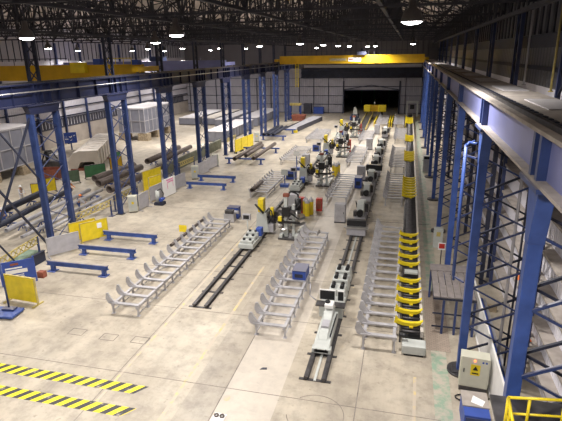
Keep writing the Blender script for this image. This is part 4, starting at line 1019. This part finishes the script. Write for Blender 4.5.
# rust coloured box and scrap machine near it
t = empty('rust_bin', (-44.6, 53.2, 0), .3, 'rust red open bin between the left column legs', 'bin')
MB().box(-1.2, -1, 0, 1.2, -.92, 1.3).box(-1.2, .92, 0, 1.2, 1, 1.3).box(-1.2, -1, 0, -1.12, 1, 1.3).box(1.12, -1, 0, 1.2, 1, 1.3).box(-1.2, -1, 0, 1.2, 1, .1).build('shell', 'rust', t)
t = empty('scrap_machine', (-49.0, 59.2, 0), 0, 'dark tangled machine with hoses behind the rust red bin', 'machine')
MB().box(-1.5, -1, 0, 1.5, 1, 1.0).build('base', 'dsteel', t, bevel=.05); MB().tube((-.6, 0, 1.0), (-.6, 0, 2.4), .5).build('drum', 'black', t); MB().box(0, -.7, 1.0, 1.2, .7, 2.0).build('engine', 'midgrey', t, bevel=.08); MB().path([(-1.2, -.8, 1), (-.5, -.9, 2.2), (.6, -.8, 2.6), (1.3, -.6, 1.4)], .09).build('hose', 'black', t)
# far stacks and white topped containers in the left bay
def container(x0, x1, y0, y1, z, lab, top='conttop', rz=0):
    t = empty('long_container', ((x0+x1)/2, y0, 0), rz, lab, 'container'); h_ = (x1-x0)/2; L = y1-y0
    MB().box(-h_, 0, .15, h_, L, z).build('body', 'cont', t); MB().box(-h_-.05, -.05, z, h_+.05, L+.05, z+.12).build('lid', top, t)
    for k in range(int(L/1.6)): MB().box(h_, k*1.6, .15, h_+.08, k*1.6+.1, z).build('rib', 'cont', t)
    for s in (-.5, 0, .5): MB().box(s*h_*1.8-.04, -.07, .15, s*h_*1.8+.04, 0, z).build('rib', 'cont', t)
    MB().box(-h_, .2, 0, h_, .6, .15).box(-h_, L-.6, 0, h_, L-.2, .15).build('skid', 'dsteel', t)
container(-35.2, -31.4, 82.7, 100, 1.85, 'long grey container with pale lid behind the fifth left column')
container(-35.5, -31.5, 103, 122, 1.85, 'distant grey container with pale lid, at the far end of the left bay')
container(-50.3, -46.0, 103.5, 121, 1.5, 'low grey stack with pale top, farthest by the left wall')
container(-44.8, -41.8, 104, 122, 1.5, 'low grey stack with pinkish top, second from the left wall', 'beige')
container(-40.5, -37.8, 101, 119, 1.6, 'low grey container with pale top in the middle of left bay far end')
# blue sign on the left wall column
t = empty('wall_sign', (-55.1, 71.6, 0), .67, 'blue sign with three white symbols on a blue post by the left wall', 'sign')
MB().box(-.12, 0, 0, .12, .2, 2.0).build('post', 'blue', t); MB().box(-1.0, -.08, 1.2, 1.0, 0, 3.0).build('plate', 'board', t)
b = MB(); 
for ox in (-.62,): b.bar((ox-.2, -.1, 1.9), (ox-.2, -.1, 2.4), .03, .13); b.bar((ox+.05, -.1, 1.9), (ox+.05, -.1, 2.4), .03, .13); b.bar((ox-.25, -.1, 1.9), (ox+.3, -.1, 1.9), .03, .13)
stroke(b, [(-.15, 2.35), (.0, 2.1), (.25, 2.4)], -.1, .13); stroke(b, [(.25, 2.4), (.22, 1.75), (-.05, 1.65)], -.1, .13); stroke(b, [(.6, 2.45), (.6, 2.05)], -.1, .14); stroke(b, [(.45, 2.4), (.8, 2.5)], -.1, .12)
b.build('white_lettering', 'paper', t)

# equipment by the left row, far part
t = empty('steel_ramp', (-22.4, 97, 0), -.12, 'long grey steel ramp at the far end of the left row', 'ramp')
MB().prism([(0, 0), (18, 0), (18, 1.0), (15, 1.0), (0, .5)], 'x', -1.2, 1.2).build('deck', 'grey', t); MB().box(-1.25, 0, 0, -1.2, 18, .9).box(1.2, 0, 0, 1.25, 18, .9).build('side_plate', 'mullion', t)
t = empty('blue_trestle', (-26.0, 86.6, 0), 0, 'blue trestle under pipes at the seventh left column', 'trestle', 'blue trestles')
MB().box(0, -.15, .65, 5.0, .15, .85).build('beam', 'blue2', t)
for x in (.6, 4.4): MB().box(x-.12, -.12, 0, x+.12, .12, .65).box(x-.3, -.3, 0, x+.3, .3, .05).build('leg', 'blue2', t)
t = empty('blue_trestle', (-26.0, 94.6, 0), 0, 'blue trestle farther along under the same dark pipes', 'trestle', 'blue trestles')
MB().box(0, -.15, .65, 5.0, .15, .85).build('beam', 'blue2', t)
for x in (.6, 4.4): MB().box(x-.12, -.12, 0, x+.12, .12, .65).box(x-.3, -.3, 0, x+.3, .3, .05).build('leg', 'blue2', t)
for i, x in enumerate((-25, -24.1, -23.2)): pipe(x, 85.5, 96, 1.12, .27, 'dark pipe on the far blue trestles, %s of three' % ('left', 'middle', 'right')[i], 'navy', group='pipes on the far trestles')
t = empty('rust_skip', (-24.6, 113.2, 0), 0, 'rust red skip with yellow and blue drums behind, at the far left corner', 'bin')
MB().prism([(-1.2, 0), (1.2, 0), (1.6, 1.3), (-1.6, 1.3)], 'y', 0, 2.6).build('shell', 'rust', t)
t = empty('yellow_blue_rack', (-26.0, 117.2, 0), 0, 'tall storage rack with yellow top and blue sides behind the rust skip', 'rack')
for x in (-1.2, 1.2): MB().box(x-.1, -.6, 0, x+.1, .6, 3.2).build('side', 'board', t)
MB().box(-1.3, -.7, 3.2, 1.3, .7, 3.7).build('top_box', 'fadedyellow', t); MB().box(-1.1, -.5, 1.5, 1.1, .5, 1.6).build('shelf', 'grey', t)
t = tag(MB().box(-22.9, 100, .5, -22.1, 100.5, 1.0).build('yellow_box', 'yellow'), 'small yellow box on the near foot of the grey ramp', 'box')
t.location = (1.2, -4.6, -.5)

# ------------------------------------------------------------------ right side foreground
t = empty('electrical_cabinet', (3.72, 20.75, 0), -.08, 'cream electrical cabinet with yellow warning label and red light, at right', 'cabinet')
MB().box(-.62, -.3, .25, .62, .35, 1.8).build('body', 'cream', t, bevel=.03); MB().box(-.6, -.28, 0, .6, .33, .25).build('plinth', 'dsteel', t)
d = MB().box(-.57, -.34, .32, .57, -.3, 1.84).build('door', 'cream', t, bevel=.01)
MB().box(-.18, -.36, .95, .22, -.34, 1.5).build('warning_label', 'yellow', d)
b = MB(); b.prism([(-.1, 1.22), (.14, 1.22), (.02, 1.44)], 'y', -.372, -.36); b.box(-.12, -.372, 1.03, .16, -.36, 1.09); b.build('label_symbol', 'black', d)
MB().tube((-.03, -.38, 1.7), (-.03, -.34, 1.7), .04).build('pilot_light', 'glow', d); MB().box(.28, -.36, 1.62, .36, -.34, 1.7).build('switch', 'board', d); MB().box(.42, -.36, 1.62, .5, -.34, 1.7).build('switch', 'board', d)
MB().box(-.48, -.37, 1.05, -.44, -.34, 1.25).build('handle', 'black', d)
t = tag(MB().path([(4.3+.5*math.cos(a*.5)-.9, 19.9+.25*math.sin(a*.5), .05) for a in range(3, 12)]+[(4.6, 20.2, .05), (4.5, 20.9, .3)], .03).build('power_cable', 'black'), 'black cables looping on the floor below the cream cabinet', 'cable')
t = empty('blue_bench_cabinet', (3.5, 18.3, 0), 0, 'blue cabinet with dusty grey top and white paper, bottom edge right', 'cabinet')
MB().box(-.5, -.75, .05, .5, .75, 1.0).build('body', 'board', t, bevel=.02); MB().box(-.53, -.2, 1.0, .53, .8, 1.05).build('top', 'dust', t); MB().box(-.45, -.78, .15, .45, -.75, .9).build('door', 'blue', t)
p_ = tag(MB().prism([(3.32, 18.35), (3.75, 18.15), (3.9, 18.5), (3.45, 18.8)], 'z', 1.052, 1.06).build('paper_sheet', 'paper'), 'crumpled white paper sheet lying on the blue cabinet', 'paper')
t = empty('steel_platform', (3.15, 27.4, 0), 0, 'tall dusty boarded steel platform on dark blue legs between the right columns', 'platform')
for k in range(6): MB().box(-1.1+k*.37, -2.1, 2.2, -.77+k*.37, 1.3, 2.27).build('board', 'greyboard', t)
MB().box(-1.15, 1.32, 2.2, 1.15, 2.3, 2.3).build('rear_board', 'greyboard', t)
b = MB(); b.box(-1.12, -2.12, 2.08, 1.12, -2.04, 2.2); b.box(-1.12, 2.2, 2.08, 1.12, 2.28, 2.2); b.box(-1.12, -2.1, 2.08, -1.04, 2.2, 2.2); b.box(1.04, -2.1, 2.08, 1.12, 2.2, 2.2)
b.box(-1.1, -2.12, .4, 1.1, -2.06, .47); b.box(-1.1, -2.12, 1.2, 1.1, -2.06, 1.27); b.build('frame', 'navy', t)
for x in (-.55, .1, 1.05): MB().box(x-.06, -2.14, 0, x+.06, -2.02, 2.08).build('leg', 'blue', t)
for x in (-1.05, 1.05): MB().box(x-.06, 2.14, 0, x+.06, 2.26, 2.08).build('leg', 'blue', t)
t = empty('grey_control_cabinet', (3.0, 65.3, 0), 0, 'white grey cabinet with black top display beside the right columns', 'cabinet')
MB().box(-.5, -.4, 0, .5, .4, 2.15).build('body', 'lgrey', t, bevel=.02); MB().box(-.42, -.43, 1.75, .42, -.4, 2.1).build('display', 'black', t); MB().box(-.42, -.42, .2, .42, -.4, 1.65).build('door', 'grey', t)
t = empty('small_red_sign', (2.75, 32.6, 0), 0, 'small red and white sign beyond the boarded steel platform', 'sign')
MB().box(.1, .1, 0, .16, .16, 2.5).build('post', 'dsteel', t); MB().box(-.1, .06, 2.1, .36, .1, 2.6).build('plate', 'paper', t); MB().box(-.06, .04, 2.2, .32, .06, 2.55).build('red_field', 'red', t)
t = empty('meter_cabinet', (3.05, 38.6, 0), 0, 'pale grey meter box with green label by the round base column', 'cabinet')
MB().box(-.35, -.3, .0, .35, .3, 1.6).build('body', 'lgrey', t, bevel=.03); MB().box(-.15, -.33, 1.0, .15, -.3, 1.35).build('label_plate', 'fadedyellow', t)
# pipes and hoses between wall and columns
def vpipe(x, y, z0, z1, r, m_, lab, dx=0, dy=0):
    t = tag(MB().tube((0, 0, z0), (dx, dy, z1), r, 10).tube((0, 0, z0), (0, 0, z0+.04), r*2.2, 10).build('vertical_pipe', m_), lab, 'pipe'); t.location = (x, y, 0)
vpipe(4.9, 21.9, 0, 12.9, .07, 'grey', 'thin grey vertical pipe between right column and wall')
vpipe(5.3, 22.2, 0, 12.9, .05, 'mullion', 'thin dark vertical pipe between right column and wall')
vpipe(5.45, 21.1, 0, 12.9, .045, 'fadedyellow', 'thin pale yellow vertical pipe beside the right wall ledges')
vpipe(6.15, 24.5, 13.21, 17.0, .05, 'fadedyellow', 'pale yellow pipe rising above the right walkway')
vpipe(6.0, 29.3, 13.21, 17.0, .05, 'grey', 'grey pipe rising above the right walkway')
# blue ladder cage beside right column
t = empty('ladder_cage', (2.72, 23.2, 0), 0, 'bright blue tubular ladder frame hooked to the second right column', 'ladder')
b = MB(); b.path([(0, 0, 4.3), (0, 0, 10.9), (.1, 0, 11.1), (.4, -.4, 11.1)], .06); b.build('rail', 'blue2', t)
b = MB(); b.path([(0, .45, 4.3), (0, .45, 10.9), (.4, .45, 11.1)], .05)
b.build('rear_rail', 'blue2', t); b = MB()
for k in range(20): b.tube((0, 0, 4.5+k*.33), (0, .45, 4.5+k*.33), .025, 6)
b.build('rung', 'blue2', t); MB().bar((0, 0, 4.5), (.4, -.6, 4.5), .08).bar((0, 0, 10.5), (.4, -.6, 10.5), .08).build('bracket', 'blue', t)
# bunch of pipes lying behind partition
for i, (x, z, m_, lab) in enumerate(((4.82, .38, 'grey', 'grey pipe lying behind the white partition, leftmost'), (4.98, .38, 'brown', 'brown pipe lying behind the white partition, middle'), (5.14, .38, 'board', 'blue pipe lying behind the white partition, right'), (5.3, .38, 'midgrey', 'other grey pipe lying nearest the right wall'))):
    o = tag(MB().tube((0, 18, -.02), (0, 29, .15), .07, 10).build('stored_pipe', m_), lab, 'pipe', 'pipes stored by the right wall'); o.location = (x, 0, z)
    
t = empty('pipe_storage_bearer', (5.4, 0, 0), 0, 'pair of low timber bearers under the pipes by the right wall', 'bearer')
MB().box(-.6, 18.6, 0, .55, 18.8, .28).build('near_bearer', 'wood', t); MB().box(-.6, 28.4, 0, .55, 28.6, .45).build('far_bearer', 'wood', t)
for i, (y, z) in enumerate(((22.8, 1.65), (24.0, 1.65), (26.2, 3.3))):
    t = empty('orange_cone', (6.35, y, z), 0, 'small orange cone on the dusty wall ledge, %s' % ('nearest', 'middle', 'highest')[i], 'cone', 'orange cones on the ledges')
    MB().lathe((0, 0, 0), [(.0, .01), (.09, .01), (.09, .03), (.065, .04), (.02, .33), (0, .33)], 12).build('cone_body', 'orange', t); MB().box(-.12, -.12, 0, .12, .12, .02).build('cone_base', 'orange', t)
# yellow guard rail of the column platform, bottom right
t = empty('inspection_platform', (0, 0, 0), 0, 'yellow tubular guard rail around a small platform at the bottom right corner', 'platform')
b = MB(); ZP = 7.0
b.path([(2.72, 9.6, ZP), (2.8, 10.9, ZP), (4.9, 11.2, ZP)], .036)
b.path([(2.76, 9.9, ZP-.5), (2.83, 10.95, ZP-.5), (4.9, 11.22, ZP-.5)], .03)
for x, y in ((2.72, 9.6), (2.8, 10.9), (3.3, 10.98), (4.1, 11.1), (4.9, 11.2)): b.tube((x, y, ZP-1.1), (x, y, ZP), .036, 8)
b.tube((2.78, 10.6, ZP), (2.95, 10.9, ZP-1.1), .03, 8)
b.build('guard_rail', 'yellow', t)
MB().box(2.7, 9.6, ZP-1.16, 4.95, 12.4, ZP-1.08).build('deck', 'dsteel', t)
t = tag(MB().prism([(-7.44, 16.02), (-6.89, 15.97), (-6.84, 16.50), (-7.39, 16.54)], 'z', .006, .012).build('white_sheet', 'paper'), 'white sheet on the floor at the bottom edge under two brown rings', 'sheet')
for i, x in enumerate((-7.27, -7.01)):
    o = tag(MB().tube((0, 0, 0), (0, 0, .06), .11, 16, inner=.06).build('brown_ring', 'brown'), 'small brown ring on the white floor sheet, %s one' % ('left', 'right')[i], 'ring', 'brown rings'); o.location = (x, 16.34, .012)
t = tag(MB().prism([(-6.36, 19.91), (-6.01, 19.99), (-6.04, 20.14), (-6.26, 20.09)], 'z', .004, .02).build('dark_rag', 'mullion'), 'small dark rag on the floor between rack and near edge', 'rag')

# ------------------------------------------------------------------ camera, world, view
f = 488.818
R = [(0.9697601, 0.0585992, -0.2369208), (0.2434803, -0.2991599, 0.9226162), (-0.0168126, -0.9524019, -0.3043811)]
# rows: world x, y, z axes in image axes (right, down, forward)
m4 = Matrix.Identity(4)
for i in range(3):
    m4[i][0] = R[i][0]; m4[i][1] = -R[i][1]; m4[i][2] = -R[i][2]
m4.translation = (0, 0, 15)
cd = bpy.data.cameras.new('camera'); cam = bpy.data.objects.new('camera', cd); C.objects.link(cam)
cam.matrix_world = m4; cd.sensor_fit = 'HORIZONTAL'; cd.sensor_width = 36; cd.lens = f*36/562; cd.clip_end = 500; cd.clip_start = .1
SC.camera = cam
wd = bpy.data.worlds.new('world'); SC.world = wd; wd.use_nodes = True
wd.node_tree.nodes['Background'].inputs[0].default_value = (.03, .04, .07, 1); wd.node_tree.nodes['Background'].inputs[1].default_value = .5
vs = SC.view_settings; vs.view_transform = 'Standard'; vs.look = 'None'; vs.gamma = 1; vs.use_curve_mapping = False; vs.exposure = 0.3
